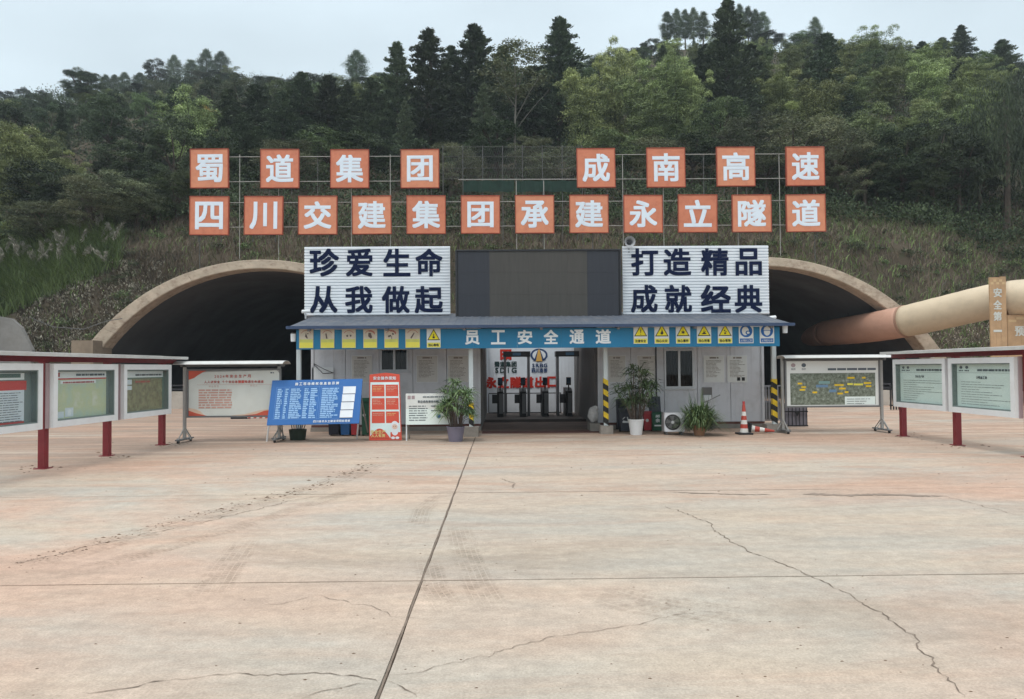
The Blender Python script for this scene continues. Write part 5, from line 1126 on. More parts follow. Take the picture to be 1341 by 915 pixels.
wall_run(120, 245, 31.5, 513, 'pale barrier wall with dark rail at the left tunnel mouth')
wall_run(1108, 1168, 29.5, 511, 'pale barrier wall with dark rail at the right tunnel mouth'); wall_run(1181, 1341, 30.5, 513, 'long pale barrier wall behind the right notice rack')
gt = thing('steel_gate', G(1174, 537), 'black barred gate piece at the end of the right barrier wall', 'gate'); Y = G(1174, 537).y
for k in range(5): x_ = P(1166 + k * 3.6, 520, Y).x; MB().box(x_, x_ + .04, Y, Y + .04, .02, P(1170, 506, Y).z).build('bar', M('black'), gt)
for z_ in (.15, P(1170, 508, Y).z): MB().box(P(1166, 520, Y).x, P(1182, 520, Y).x, Y + .041, Y + .07, z_, z_ + .05).build('cross_bar', M('black'), gt)
Y = G(340, 548.5).y; x0_, x1_ = P(324, 545, Y).x, P(392, 545, Y).x; sb = thing('striped_barrier', ((x0_ + x1_) / 2, Y, 0), 'low red and white slanted stripe barrier board behind the safety poster', 'barrier')
zt = P(350, 541, Y).z; MB().box(x0_, x1_, Y, Y + .05, .02, zt).build('board', M('cone_white'), sb)
n = 9; w_ = (x1_ - x0_) / n
for k in range(n): a_ = x0_ + k * w_; MB().add([V((a_, Y - .004, .025)), V((a_ + w_ * .5, Y - .004, .025)), V((min(x1_, a_ + w_), Y - .004, zt - .003)), V((a_ + w_ * .5, Y - .004, zt - .003))], [(0, 1, 2, 3)]).build('stripe', M('stripe_red'), sb)
Y = G(313, 548.5).y; tag(MB().box(P(302, 545, Y).x, P(326, 545, Y).x, Y, Y + .5, -.005, P(313, 540, Y).z).build('rubber_block', M('black')), 'dark rubber block lying on the ground left of the striped barrier', 'block')
# railings at the right end of the cabin
rg = thing('guard_railing', G(1008, 556), 'grey barred railing between the right cabin and the striped post', 'railing'); Y = G(1008, 556).y + .3
M('rail_grey', (.25, .25, .26), .5, .2); M('lilac', (.20, .19, .22), .7, var=.1)
for k in range(6): x_ = P(999 + k * 3.9, 530, Y).x; MB().box(x_, x_ + .025, Y, Y + .025, .1, P(1008, 506, Y).z).build('bar', M('rail_grey'), rg)
for py in (506, 527, 551): z_ = P(1008, py, Y).z; MB().box(P(998, 530, Y).x, P(1027, 530, Y).x, Y + .026, Y + .05, z_, z_ + .035).build('rail', M('rail_grey'), rg)
MB().box(P(999, 530, Y).x, P(1023, 530, Y).x, Y + .06, Y + .08, .12, P(1008, 508, Y).z - .35).build('sheet', M('steel_dk'), rg)
mg = thing('low_mesh_barrier', G(1045, 559), 'low lilac-grey mesh barrier under the aerial picture stand', 'barrier'); Y = G(1045, 559.5).y + .1
MB().box(P(1023, 550, Y).x, P(1058, 550, Y).x, Y + .03, Y + .06, .03, P(1040, 528, Y).z).build('sheet', M('lilac'), mg)
for k in range(7): x_ = P(1028 + k * 4.8, 550, Y).x; MB().box(x_, x_ + .012, Y, Y + .02, .02, P(1040, 528, Y).z).build('bar', M('black'), mg)
for py in (539.5, 558): z_ = P(1040, py, Y).z; MB().box(P(1023, 550, Y).x, P(1058, 550, Y).x, Y - .02, Y - .002, z_, z_ + .03).build('rail', M('black'), mg)
c_ = P(1044, 541, Y - .03); MB().prism([c_ + V((-.07, 0, .03)), c_ + V((.07, 0, .03)), c_ + V((0, 0, -.08))], V((0, .015, 0))).build('latch', M('black'), mg)
# round planter bucket and rods behind the blue board
gb = G(386, 577); r = thing('round_tub', gb, 'dark green round tub with bare stems below the blue notice board', 'tub'); M('tub', (.03, .045, .03), .7)
MB().lathe(gb + V((0, .25, 0)), [(.0, .0), (.17, 0), (.2, .24), (.185, .24), (.17, .2), (0, .2)]).build('tub', M('tub'), r, smooth=False)
m = MB()
for k in range(7): m.cyl(gb + V((.04 * k - .12, .25, .2)), gb + V((.07 * k - .2, .3 + .03 * k, .62 + .02 * (k % 3))), .012, n=5)
m.build('stem', M('dark_metal'), r)
# ================================================================== VENTILATION DUCT
def duct_mat(name, rgb):
    m = M(name, rgb, .55, var=.10, scale=.9, dirt=.35, dirt_rgb=tuple(c * .55 for c in rgb), bump=.12, bscale=3, stretch=(1, .6, 1)); return m
duct_mat('duct_cream', (.58, .475, .335)); duct_mat('duct_pink', (.52, .30, .215)); M('duct_seam', (.34, .20, .14), .7)
dp = [(1560, 384, 27.2), (1430, 385, 27.8), (1341, 389, 28.7), (1297, 395, 29.6), (1240, 408, 31), (1186, 420.5, 32.6), (1150, 427, 34.2), (1115, 432, 37), (1085, 435.5, 41), (1060, 439, 47), (1042, 443, 56), (1030, 447, 70)]
dc = [P(*q_) for q_ in dp]
def smooth_path(pts, n=8):
    out = []
    for i in range(len(pts) - 1):
        p0, p1, p2, p3 = pts[max(i - 1, 0)], pts[i], pts[i + 1], pts[min(i + 2, len(pts) - 1)]
        for k in range(n): t = k / n; out.append(.5 * ((2 * p1) + (p2 - p0) * t + (2 * p0 - 5 * p1 + 4 * p2 - p3) * t * t + (3 * p1 - p0 - 3 * p2 + p3) * t ** 3))
    return out + [pts[-1]]
path = smooth_path(dc); k0 = 5 * 8
duct = thing('ventilation_duct', dc[3] * 1, 'huge round cream and salmon air duct curving into the right tunnel', 'duct')
def duct_seg(pts, mat, name='duct_section'):
    rad = [.70 * (1 + .006 * math.sin(i * 1.9)) for i in range(len(pts))]; MB().tube(pts, rad, 36, None).build(name, M(mat), duct, smooth=True)
duct_seg(path[:20], 'duct_cream'); duct_seg(path[20:k0 + 1], 'duct_cream'); duct_seg(path[k0:k0 + 25], 'duct_pink'); duct_seg(path[k0 + 24:], 'duct_pink')
for k in (20, k0, k0 + 24):
    d = (path[k + 1] - path[k - 1]).normalized(); MB().cyl(path[k] - d * .05, path[k] + d * .05, .725, n=36).build('collar', M('duct_seam'), duct)
for k in range(k0 + 10, len(path) - 2, 7): MB().cyl(path[k] + V((0, 0, .7)), path[k] + V((0, 0, 1.9)), .012, n=4).build('hanger', M('dark_metal'), duct)
# orange-brown plank signs in front of the duct
M('tan_sign', (.45, .29, .16), .6, var=.15, scale=3, dirt=.3, dirt_rgb=(.3, .17, .09)); M('tan_lite', (.55, .40, .22), .6)
def tan_sign(px0, px1, pyt, pyb, Y, label, chars, cpx, vertical=True, fit=None):
    a, b, t, z0 = P(px0, 400, Y).x, P(px1, 400, Y).x, P(px0, pyt, Y).z, 1.9
    r = thing('plank_sign', ((a + b) / 2, Y, 0), label, 'sign'); pyb_z = z0
    m = MB(); pl = 3; ww = (b - a) / pl
    for k in range(pl): MB().box(a + k * ww + .003, a + (k + 1) * ww - .003, Y, Y + .06, z0, t + (.03 if k == pl - 1 else 0)).build('plank', M('tan_sign'), r)
    for x_ in (a + .1, b - .16): MB().box(x_, x_ + .07, Y + .07, Y + .14, -.02, t - .1).build('post', M('beam'), r)
    p = MB()
    for ch, c0, c1, y0, y1 in chars: put_glyph(p, ch, V((P(c0, y1, Y).x, Y - .004, P(c0, y1, Y).z)), UX, UZ, P(c1, y1, Y).x - P(c0, y1, Y).x, P(c0, y0, Y).z - P(c0, y1, Y).z, M('poster_cream'), .03)
    for k in range(5):
        for j in range(2):
            if (k + j) % 2: x_ = a + .04 + k * (b - a - .08) / 5; z_ = t - .08 - j * .1; p.quad(V((x_, Y - .003, z_ - .09)), V((x_ + (b - a - .08) / 5, Y - .003, z_ - .09)), V((x_ + (b - a - .08) / 5, Y - .003, z_)), V((x_, Y - .003, z_)), M('tan_lite'))
    tag(p.build('print', None, r), kind='stuff'); return r
tan_sign(1296.5, 1318, 363, 447, 28.2, 'tall narrow tan plank sign with vertical white characters in front of the duct', [('安', 1301, 1312, 377, 389), ('全', 1301, 1312, 393, 405), ('第', 1301, 1312, 408, 420), ('一', 1301, 1312, 432, 434.5)], 1307)
tan_sign(1319, 1372, 412.5, 447, 28.6, 'lower wide tan plank sign under the duct at the right edge of the photo', [('预', 1329, 1341, 427, 440), ('防', 1344, 1356, 427, 440)], 1330)
# ================================================================== LEAFY THINGS: mesh of many small blades
def np_mesh(name, verts, nper, tint, mat, parent=None, kind=None, origin=(0, 0, 0)):
    """verts: (n*nper,3) quads or tris"""
    n = len(verts) // nper; me = bpy.data.meshes.new(name)
    me.vertices.add(len(verts)); me.vertices.foreach_set('co', (verts - np.array(origin)).astype(np.float32).ravel())
    me.loops.add(len(verts)); me.loops.foreach_set('vertex_index', np.arange(len(verts), dtype=np.int32))
    me.polygons.add(n); me.polygons.foreach_set('loop_start', np.arange(0, len(verts), nper, dtype=np.int32)); me.polygons.foreach_set('loop_total', np.full(n, nper, dtype=np.int32))
    at = me.attributes.new('tint', 'FLOAT', 'POINT'); at.data.foreach_set('value', np.repeat(tint, nper).astype(np.float32))
    me.materials.append(mat); me.update(calc_edges=True); return me
def unit(a): return a / np.maximum(np.linalg.norm(a, axis=1, keepdims=True), 1e-9)
def leaves(c, axis, L_, W_, droop=0., nrm=None):
    """rhombic leaves at c (n,3) pointing along axis (n,3)"""
    n = len(c); ax = unit(axis + rng.normal(0, .35, (n, 3))); ax[:, 2] -= droop; ax = unit(ax); s = unit(np.cross(ax, rng.normal(0, 1, (n, 3)) if nrm is None else nrm * 1.3 + rng.normal(0, .55, (n, 3))))
    L_ = (L_ * rng.uniform(.6, 1.35, n))[:, None]; W_ = (W_ * rng.uniform(.6, 1.3, n))[:, None]
    v = np.stack([c - ax * L_ * .5, c + s * W_ * .5 - ax * L_ * .05, c + ax * L_ * .5, c - s * W_ * .5 - ax * L_ * .05], 1); return v.reshape(-1, 3)
leaf_mat('lf_conifer', (.015, .022, .017), (.082, .104, .068)); leaf_mat('lf_bamboo', (.022, .032, .016), (.185, .208, .095), (.33, .34, .16))
leaf_mat('lf_broad', (.009, .015, .009), (.042, .056, .030), (.08, .09, .045)); leaf_mat('lf_olive', (.024, .028, .018), (.090, .097, .060), (.16, .15, .095)); leaf_mat('lf_mid', (.018, .028, .014), (.082, .106, .050), (.15, .18, .07))
leaf_mat('lf_under', (.009, .014, .008), (.042, .054, .028)); leaf_mat('lf_grass', (.038, .030, .025), (.132, .105, .084), (.25, .21, .175)); leaf_mat('lf_reed', (.050, .072, .026), (.15, .19, .085), (.17, .19, .10)); leaf_mat('lf_plume', (.05, .045, .042), (.115, .105, .10)); leaf_mat('lf_palm', (.018, .032, .016), (.075, .10, .048), (.16, .17, .06))
leaf_mat('lf_fleck', (.085, .07, .06), (.27, .245, .23)); leaf_mat('lf_yellow', (.08, .055, .02), (.21, .15, .05), (.36, .30, .10))
M('bark', (.075, .058, .044), .9, var=.3, scale=4, bump=.5, bscale=15); M('bark_pale', (.17, .155, .13), .8, var=.25, scale=4); M('culm', (.07, .085, .035), .6, var=.3)
def clump(c, r, n, L_, W_, up=.5, droop=0., shell=.55, flat=.8):
    d = unit(rng.normal(0, 1, (n, 3))); d[:, 2] = np.where(d[:, 2] < -.3, -d[:, 2] * .7, d[:, 2]); rad = r * rng.uniform(shell, 1.05, (n, 1)) * (1 + .16 * np.clip(rng.normal(0, 1, (n, 1)), -2, 1.1))
    p = np.array(c) + d * rad * np.array([1, 1, flat]); ax = d + np.array([0, 0, up]); return leaves(p, ax + rng.normal(0, .5, ax.shape), L_, W_, droop, nrm=d + np.array([0, 0, .35]))
def tree_proto(kind, seed):
    """returns (trunk mesh, crown mesh) for a plant of unit-ish real size H metres"""
    global rng; rng = np.random.default_rng(seed); r = random.Random(seed); T = MB(); V_ = []; TI = []
    def addc(v, t): V_.append(v); TI.append(np.clip(rng.normal(t, .13, len(v) // 4), 0, 1))
    mat = 'lf_broad'; bark = 'bark'; H = 8.
    if kind == 'con':       # tall ragged evergreen with layered upswept sprays
        mat = 'lf_conifer'; T.tube([(0, 0, -.5), (.05, 0, 3), (0, .08, 6), (0, 0, 7.9)], [.17, .13, .07, .02], 7)
        gap = [r.uniform(0, 2 * PI) for _ in range(4)]; asym = r.uniform(.75, 1.1)
        for k in range(185):
            h = .04 + .96 * (k / 185) ** .85; a = k * 2.4 + r.uniform(-.5, .5); lay = .78 + .32 * math.sin(h * 34 + seed) ** 2
            R = 1.85 * (1 - h) ** .66 * r.uniform(.45, 1.2) * lay * (.5 + .5 * min(1, h * 5)) * (asym if math.cos(a) > 0 else 1) + .10; z = h * 8.
            if r.random() < .10 and h < .9: continue
            n = int(40 + 105 * R); t = rng.uniform(.12, 1, n)[:, None] ** .7; tip = np.array([math.cos(a) * R, math.sin(a) * R, z + .32 * R]); base = np.array([0, 0, z]); side = np.array([-math.sin(a), math.cos(a), 0])
            fan = rng.normal(0, .17, (n, 1)) * (1.25 - t) * R; p = base + (tip - base) * t + side * fan + rng.normal(0, 1, (n, 3)) * .055 + np.array([0, 0, -.20]) * (t ** 2) * R
            addc(leaves(p, np.array([[math.cos(a) * .7, math.sin(a) * .7, .45]]).repeat(n, 0), .17, .065, nrm=np.array([[math.cos(a) * .3, math.sin(a) * .3, 1.]]).repeat(n, 0)), .2 + .5 * r.random())
    elif kind == 'cyp':     # dense oval cypress on a bare stem
        mat = 'lf_conifer'; T.tube([(0, 0, -.5), (.05, .02, 2), (0, 0, 6)], [.16, .12, .04], 7)
        for k in range(70):
            h = (k + .5) / 70; R = 1.35 * math.sin(PI * min(1, h * .88 + .12)) ** .8 * r.uniform(.75, 1.1); a = k * 2.4 + r.uniform(-.5, .5); z = 2. + h * 6. + r.uniform(-.3, .3); R *= r.uniform(.7, 1.25); R *= 1.15; c = (math.cos(a) * R * .62, math.sin(a) * R * .62, z)
            addc(clump(c, .42 + R * .2, 260, .16, .055, 1.6, 0, .15, 1.3), .2 + .45 * r.random())
    elif kind == 'bam':     # bamboo: arching culms with drooping feathery plumes
        mat = 'lf_bamboo'; bark = 'culm'
        for k in range(15):
            a = k * 2.4 + r.uniform(-.3, .3); lean = r.uniform(.2, 2.0); hh = r.uniform(5.4, 8.2); bx_, by_ = r.uniform(-.6, .6), r.uniform(-.6, .6); pts = []
            for t in np.linspace(0, 1, 7): pts.append((bx_ + math.cos(a) * lean * t ** 2.3, by_ + math.sin(a) * lean * t ** 2.3, -.3 + hh * (t - .12 * t ** 5)))
            T.tube(pts, [.045, .045, .04, .035, .03, .02, .01], 5)
            for t in np.linspace(.24, 1.0, 6):
                i = min(5, int(t * 6)); f = t * 6 - i; q_ = [pts[i][m_] + (pts[min(i + 1, 6)][m_] - pts[i][m_]) * min(1, f) for m_ in range(3)]
                rr = (.42 + .42 * math.sin(PI * min(.9, t))) * r.uniform(.75, 1.25); q_[0] += r.uniform(-.4, .4); q_[1] += r.uniform(-.4, .4)
                addc(clump(q_, rr, 270, .19, .05, -.1, .35, .62, .8), .08 + .62 * r.random() + .12 * t)
    elif kind in ('brd', 'oli', 'mid', 'yel'):     # round-headed broadleaf of several clumps
        mat = {'brd': 'lf_broad', 'oli': 'lf_olive', 'mid': 'lf_mid', 'yel': 'lf_yellow'}[kind]; T.tube([(0, 0, -.5), (.1, 0, 1.6), (.15, .1, 3.4)], [.2, .15, .1], 7)
        for k in range(50):
            d = V((r.gauss(0, 1), r.gauss(0, 1), r.gauss(0, .9))).normalized(); R = r.uniform(.45, 1.) ** .6; c = (d.x * 2.1 * R, d.y * 2.1 * R, 4.2 + d.z * 2.7 * R)
            if k % 4 == 0: T.tube([(.12, .05, 2.0 + r.random()), tuple(np.array(c) * .55 + np.array([0, 0, 1.3])), c], [.07, .045, .02], 5)
            addc(clump(c, r.uniform(.42, .82), 330, .15 if kind != 'oli' else .14, .08 if kind != 'oli' else .05, .5, .1, .6), .06 + .72 * r.random())
        H = 7.5
    elif kind == 'wil':     # dark hanging foliage (weeping habit)
        mat = 'lf_broad'; T.tube([(0, 0, -.5), (.15, 0, 3), (0, .1, 6.5)], [.24, .17, .06], 7)
        for k in range(70):
            a = r.uniform(0, 2 * PI); R = 2.2 * math.sqrt(r.random()); z = 8.2 - .55 * R - r.random() * 5.2 * (.5 + .5 * R / 2.2); n = 95; t = rng.uniform(0, 1, n)[:, None]
            p = np.array([math.cos(a) * R, math.sin(a) * R, z]) + rng.normal(0, .22, (n, 3)) - np.array([0, 0, 1.5]) * t; addc(leaves(p, np.array([[0, 0, -1.]]).repeat(n, 0), .28, .055), .2 + .4 * r.random())
    elif kind == 'thin':    # slender pale-stemmed tree with a sparse high crown
        mat = 'lf_olive'; bark = 'bark_pale'; T.tube([(0, 0, -.3), (.05, 0, 3), (-.02, 0, 5.5), (.05, 0, 8.4)], [.05, .045, .035, .015], 6)
        for s, z0_, z1_, x1_ in ((-1, 3.2, 5.6, -1.4), (1, 3.0, 4.4, 1.0), (-1, 3.9, 6.8, -1.1), (1, 4.6, 7.2, 1.0), (-1, 5.2, 8.0, -.6), (1, 5.8, 8.2, .7)): T.tube([(0, 0, z0_), (x1_ * .55, .1, (z0_ + z1_) / 2), (x1_, .2 * s, z1_)], [.022, .015, .008], 5)
        for k in range(75):
            a = r.uniform(0, 2 * PI); z = r.uniform(5.2, 8.6); R = 1.5 * math.sin(PI * min(.97, (z - 4.6) / 4.2)) * math.sqrt(r.random()); addc(clump((math.cos(a) * R, math.sin(a) * R, z), .5, 60, .16, .05, .2, .3, .1), .45 + .4 * r.random())
    v = np.concatenate(V_); t = np.concatenate(TI); cm = np_mesh('crown', v, 4, t, MATS[mat])
    tm = bpy.data.meshes.new('trunk'); tm.from_pydata(T.v, [], T.f); tm.materials.append(M(bark)); tm.update()
    top = float(np.percentile(v[:, 2], 99.6)); wd = float(np.percentile(np.abs(v[:, 0]), 98)) * 2
    return tm, cm, top, wd
PRO = {k: [tree_proto(k, 100 + 7 * i + len(k) + ord(k[0])) for i in range(n)] for k, n in (('con', 4), ('cyp', 2), ('bam', 4), ('brd', 3), ('oli', 2), ('mid', 3), ('yel', 1), ('wil', 1), ('thin', 1))}
NAMES = {'con': ('conifer_tree', 'dark ragged conifer', 'conifers on the hillside'), 'cyp': ('cypress_tree', 'dark oval cypress', 'cypresses along the ridge'), 'bam': ('bamboo_clump', 'feathery bamboo clump', 'bamboo clumps on the hillside'), 'brd': ('broadleaf_tree', 'round-headed dark tree', 'broadleaf trees on the hillside'),
         'oli': ('olive_green_shrub', 'grey-olive bushy tree', 'olive-green bushy trees on the slope'), 'mid': ('leafy_tree', 'mid-green leafy tree', 'leafy trees on the hillside'), 'yel': ('autumn_tree', 'small tree with yellowing leaves', None), 'wil': ('weeping_tree', 'dark tree with hanging foliage', None), 'thin': ('slender_tree', 'slender pale-stemmed sparse tree', None)}
LOWC = [249 + 24.6 + k * 71.09 for k in range(12)]
USED = {}
def where(px, py):
    if px < 55: h = 'above the far-left reeds'
    elif px < 125: h = 'above the netted bank'
    elif px < 180: h = 'over the left tunnel\'s left end'
    elif px < 245: h = 'left of the orange panels'
    elif px < 1095:
        k = min(range(12), key=lambda i: abs(LOWC[i] - px)); h = 'above the %s lower panel' % ORD[k]
        if px - LOWC[k] > 20 and k < 11: h = 'above-right of the %s lower panel' % ORD[k]
        if LOWC[k] - px > 20 and k > 0: h = 'above-left of the %s lower panel' % ORD[k]
    elif px < 1150: h = 'just right of the orange panels'
    elif px < 1205: h = 'above the duct\'s salmon joint'
    elif px < 1255: h = 'above the cream length of duct'
    elif px < 1305: h = 'above the tall tan plank sign'
    else: h = 'at the hillside\'s right edge'
    v = 'on the skyline' if py < lerp_tab(RIDGE, px) + 14 else 'high on the slope' if py < 150 else 'halfway up' if py < 205 else 'low on the slope' if py < 262 else 'near the slope foot'
    return v, h
cnt = {}
TREES = []
def plant(kind, px, base, top, wpx=None, p=None, rot=None):
    if p is None:
        p = hit(px, base)
        if p is None: # on the crest
            x_ = (px - 656) / FPX * 105; yy = Yr(x_); x_ = (px - 656) / FPX * yy; p = V((x_, yy, HZ(x_, yy)))
    else: px, base = proj(p)
    lst = PRO[kind]; i = cnt.get(kind, 0); cnt[kind] = i + 1; tm, cm, H, Wd = lst[i % len(lst)]
    d = p.y; zt = P(px, top, d).z; h = max(1.2, zt - p.z); s = h / H; sw = s if wpx is None else (wpx / FPX * d) / Wd * (.84 if kind == 'bam' else 1)
    name, desc, grp = NAMES[kind]; py_mid = (base + top) / 2 if base - top < 90 else top + 45
    v, hh = where(px, py_mid); size = 'small' if base - top < 38 else 'tall' if base - top > 85 else ''
    sh = ' '.join(q for q in (size, desc) if q)
    lab = '%s %s %s' % (sh, v, hh)
    if len(lab.replace('-', ' ').split()) > 12: lab = '%s %s %s' % (desc, v, hh)
    USED.setdefault(lab, []).append(px); 
    root = bpy.data.objects.new(name, None); COL.objects.link(root); root.location = p; root.rotation_euler = (0, 0, random.uniform(0, 6.28) if rot is None else rot); root.scale = (sw, sw, s)
    tag(root, lab, name.replace('_', ' ').split()[-1] if kind not in ('bam',) else 'bamboo', grp)
    a_ = bpy.data.objects.new('trunk' if kind != 'bam' else 'stems', tm); a_.parent = root; COL.objects.link(a_); b_ = bpy.data.objects.new('crown', cm); b_.parent = root; COL.objects.link(b_)
    TREES.append((p, px, base, top, root, lab)); return root
HAND = [  # kind, px, base py, top py, width px
 ('con', 520, 215, 57, 62), ('con', 562, 212, 40, 72), ('con', 592, 200, 62, 60), ('con', 622, 210, 35, 84), ('con', 735, 200, 26, 88), ('con', 700, 190, 88, 60), ('con', 660, 190, 62, 66), ('thin', 676, 236, 55, 84),
 ('con', 955, 182, 3, 74), ('con', 925, 170, 60, 60), ('con', 983, 150, 60, 56), ('con', 1085, 170, 45, 66), ('cyp', 1078, 62, 23, 18), ('con', 1062, 150, 84, 50), ('con', 1260, 105, 34, 40), ('con', 1313, 118, 53, 44), ('con', 1235, 104, 50, 40), ('con', 1208, 100, 55, 34),
 ('cyp', 880, 58, 16, 19), ('cyp', 893, 56, 12, 16), ('cyp', 904, 56, 13, 15), ('cyp', 915, 56, 11, 17), ('cyp', 928, 57, 16, 18), ('cyp', 977, 58, 6, 17), ('cyp', 988, 58, 9, 16), ('cyp', 998, 59, 13, 16), ('cyp', 1008, 60, 16, 17),
 ('cyp', 468, 112, 67, 28), ('cyp', 271, 112, 65, 20), ('cyp', 289, 112, 68, 22), ('cyp', 252, 116, 79, 22), ('cyp', 229, 118, 73, 20), ('brd', 204, 122, 77, 30), ('cyp', 163, 128, 95, 16), ('cyp', 150, 128, 98, 15), ('cyp', 138, 130, 98, 14), ('brd', 104, 142, 92, 44), ('brd', 118, 142, 94, 34), ('brd', 55, 138, 119, 22), ('brd', 34, 136, 115, 22), ('brd', 10, 138, 121, 34), ('cyp', 183, 126, 96, 20),
 ('bam', 805, 200, 62, 70), ('bam', 835, 205, 98, 60), ('bam', 780, 205, 110, 56), ('bam', 880, 205, 68, 78), ('bam', 905, 206, 92, 60), ('bam', 860, 208, 125, 60), ('bam', 1002, 150, 78, 46), ('bam', 1020, 170, 96, 60), ('bam', 1052, 178, 130, 60),
 ('bam', 22, 285, 165, 76), ('bam', 58, 262, 172, 56), ('bam', 88, 275, 205, 56), ('bam', -10, 300, 210, 60), ('bam', 12, 322, 290, 40),
 ('bam', 1112, 122, 52, 56), ('bam', 1140, 112, 39, 54), ('bam', 1172, 112, 52, 50), ('bam', 1198, 132, 68, 60), ('bam', 1160, 150, 84, 64), ('bam', 1120, 168, 98, 60), ('bam', 1225, 150, 84, 60), ('bam', 1218, 118, 60, 52), ('brd', 1245, 122, 66, 50), ('mid', 1285, 130, 70, 50), ('brd', 1330, 140, 84, 50), ('bam', 1275, 150, 76, 56), ('bam', 1250, 176, 104, 60), ('bam', 1215, 205, 128, 62),
 ('bam', 1145, 262, 142, 76), ('brd', 1180, 286, 165, 80), ('bam', 1190, 220, 150, 64), ('brd', 1222, 290, 150, 80), ('brd', 1258, 292, 165, 76), ('bam', 1240, 240, 140, 70), ('bam', 1285, 215, 120, 66), ('brd', 1282, 286, 190, 66), ('wil', 1318, 300, 98, 92), ('brd', 1200, 290, 205, 76), ('brd', 1150, 276, 200, 70), ('wil', 1345, 280, 150, 60),
 ('oli', 1040, 262, 150, 110), ('oli', 1095, 268, 160, 96), ('oli', 985, 232, 152, 90), ('oli', 1132, 280, 185, 70), ('mid', 945, 215, 135, 66), ('oli', 1005, 262, 185, 80),
 ('oli', 120, 318, 232, 110), ('oli', 150, 312, 225, 90), ('oli', 178, 305, 240, 74), ('brd', 95, 296, 226, 80), ('brd', 62, 300, 212, 84), ('oli', 60, 328, 262, 84), ('brd', 200, 295, 215, 66), ('mid', 232, 292, 222, 54), ('brd', 160, 262, 190, 80), ('brd', 205, 250, 165, 70), ('oli', 245, 228, 150, 66), ('yel', 262, 196, 136, 44), ('brd', 232, 205, 120, 60),
 ('con', 300, 215, 118, 60), ('con', 335, 205, 112, 56), ('con', 320, 240, 150, 70), ('con', 395, 205, 96, 54), ('con', 370, 215, 120, 60), ('con', 430, 205, 100, 56), ('con', 455, 210, 112, 54), ('con', 487, 214, 104, 58), ('mid', 415, 185, 112, 54), ('mid', 375, 165, 110, 46),
 ('mid', 430, 240, 170, 80), ('oli', 380, 250, 185, 84), ('brd', 480, 245, 175, 76), ('oli', 590, 262, 190, 86), ('brd', 545, 250, 185, 70), ('oli', 740, 262, 195, 90), ('brd', 650, 232, 160, 80), ('mid', 800, 240, 172, 76), ('oli', 860, 250, 180, 86), ('brd', 905, 245, 176, 76), ('oli', 700, 245, 178, 60)]
_r = random.Random(77)
for px_ in list(range(-10, 500, 21)) + list(range(575, 880, 23)) + list(range(1020, 1360, 22)):     # the low wood that closes the skyline
    pj = px_ + _r.uniform(-7, 7); rd = lerp_tab(RIDGE, pj); HAND.append((_r.choice(['brd', 'brd', 'mid', 'olv' if False else 'oli', 'bam']), pj, rd + _r.uniform(4, 14), rd - _r.uniform(5, 17), _r.uniform(26, 46)))
for h_ in HAND: plant(*h_)
# the rest of the wood: each tree is its own thing, scattered on the slope where nothing stands yet
rr = random.Random(21); extra = 0; Yt = 46.
while Yt < 150:
    step = 4.3 + (Yt - 46) * .028; x_ = -Yt * .74
    while x_ < Yt * .76:
        xx, yy = x_ + rr.uniform(-.4, .4) * step, Yt + rr.uniform(-.4, .4) * step; x_ += step
        if yy > Yr(xx) + 1: continue
        if any((t[0].x - xx) ** 2 + (t[0].y - yy) ** 2 < (step * .62) ** 2 for t in TREES): continue
        p = V((xx, yy, HZ(xx, yy))); px, base = proj(p)
        if not (-40 < px < 1385) or base > 292: continue
        hgt = rr.uniform(4.2, 7.2) * (1 + (yy - 46) * .004); top = proj(p + V((0, 0, hgt)))[1]; lim = lerp_tab(RIDGE, px) - rr.uniform(-2, 11)
        if top < lim: top = lim
        if base - top < 6: continue
        u = rr.random()
        if px < 330: kd = 'brd' if u < .45 else 'mid' if u < .6 else 'oli' if u < .75 else 'con' if u < .9 else 'bam'
        elif px < 760: kd = 'con' if u < .6 else 'brd' if u < .8 else 'mid' if u < .95 else 'bam'
        elif px < 940: kd = 'bam' if u < .45 else 'mid' if u < .6 else 'brd' if u < .85 else 'con'
        else: kd = 'bam' if u < .35 else 'mid' if u < .6 else 'brd' if u < .9 else 'con'
        plant(kd, px, base, top, None, p); extra += 1
    Yt += step
for lab in USED:      # trees that would read alike are told apart by their order
    ts = sorted([t for t in TREES if t[5] == lab], key=lambda t: t[1]); n = len(ts)
    if n > 1:
        for k, t in enumerate(ts): t[4]['label'] = lab + (', left one' if n == 2 and k == 0 else ', right one' if n == 2 else ', %s from left' % ORD[k])
print('trees', len(TREES), 'extra', extra)
# ---- undergrowth: one mass nobody could count
def undergrowth():
    global rng; rng = np.random.default_rng(5); V_ = []; T_ = []; r = random.Random(6)
    for k in range(4200):
        Y = 40.5 + 105 * r.random() ** 1.5; x_ = r.uniform(-.74, .76) * Y; z = HZ(x_, Y)
        if Y > Yr(x_) - 5: continue
        px, py = proj((x_, Y, z))
        if Y < 44 and 100 < px < 1150 and r.random() < .45: continue
        s = r.uniform(.6, 1.5) * (1 + (Y - 40) * .01); v = clump((x_, Y, z + s * .45), s, 95 if Y < 70 else 60, .13 + Y * .0010, .06 + Y * .0006, .6, 0, .5, .8); V_.append(v); T_.append(np.clip(rng.normal(.15 + .55 * r.random(), .13, len(v) // 4), 0, 1))
    v = np.concatenate(V_); me = np_mesh('undergrowth', v, 4, np.concatenate(T_), MATS['lf_under']); o = bpy.data.objects.new('undergrowth', me); COL.objects.link(o); tag(o, 'dense dark green undergrowth covering the hillside between the trees', 'undergrowth', kind='stuff')
undergrowth()
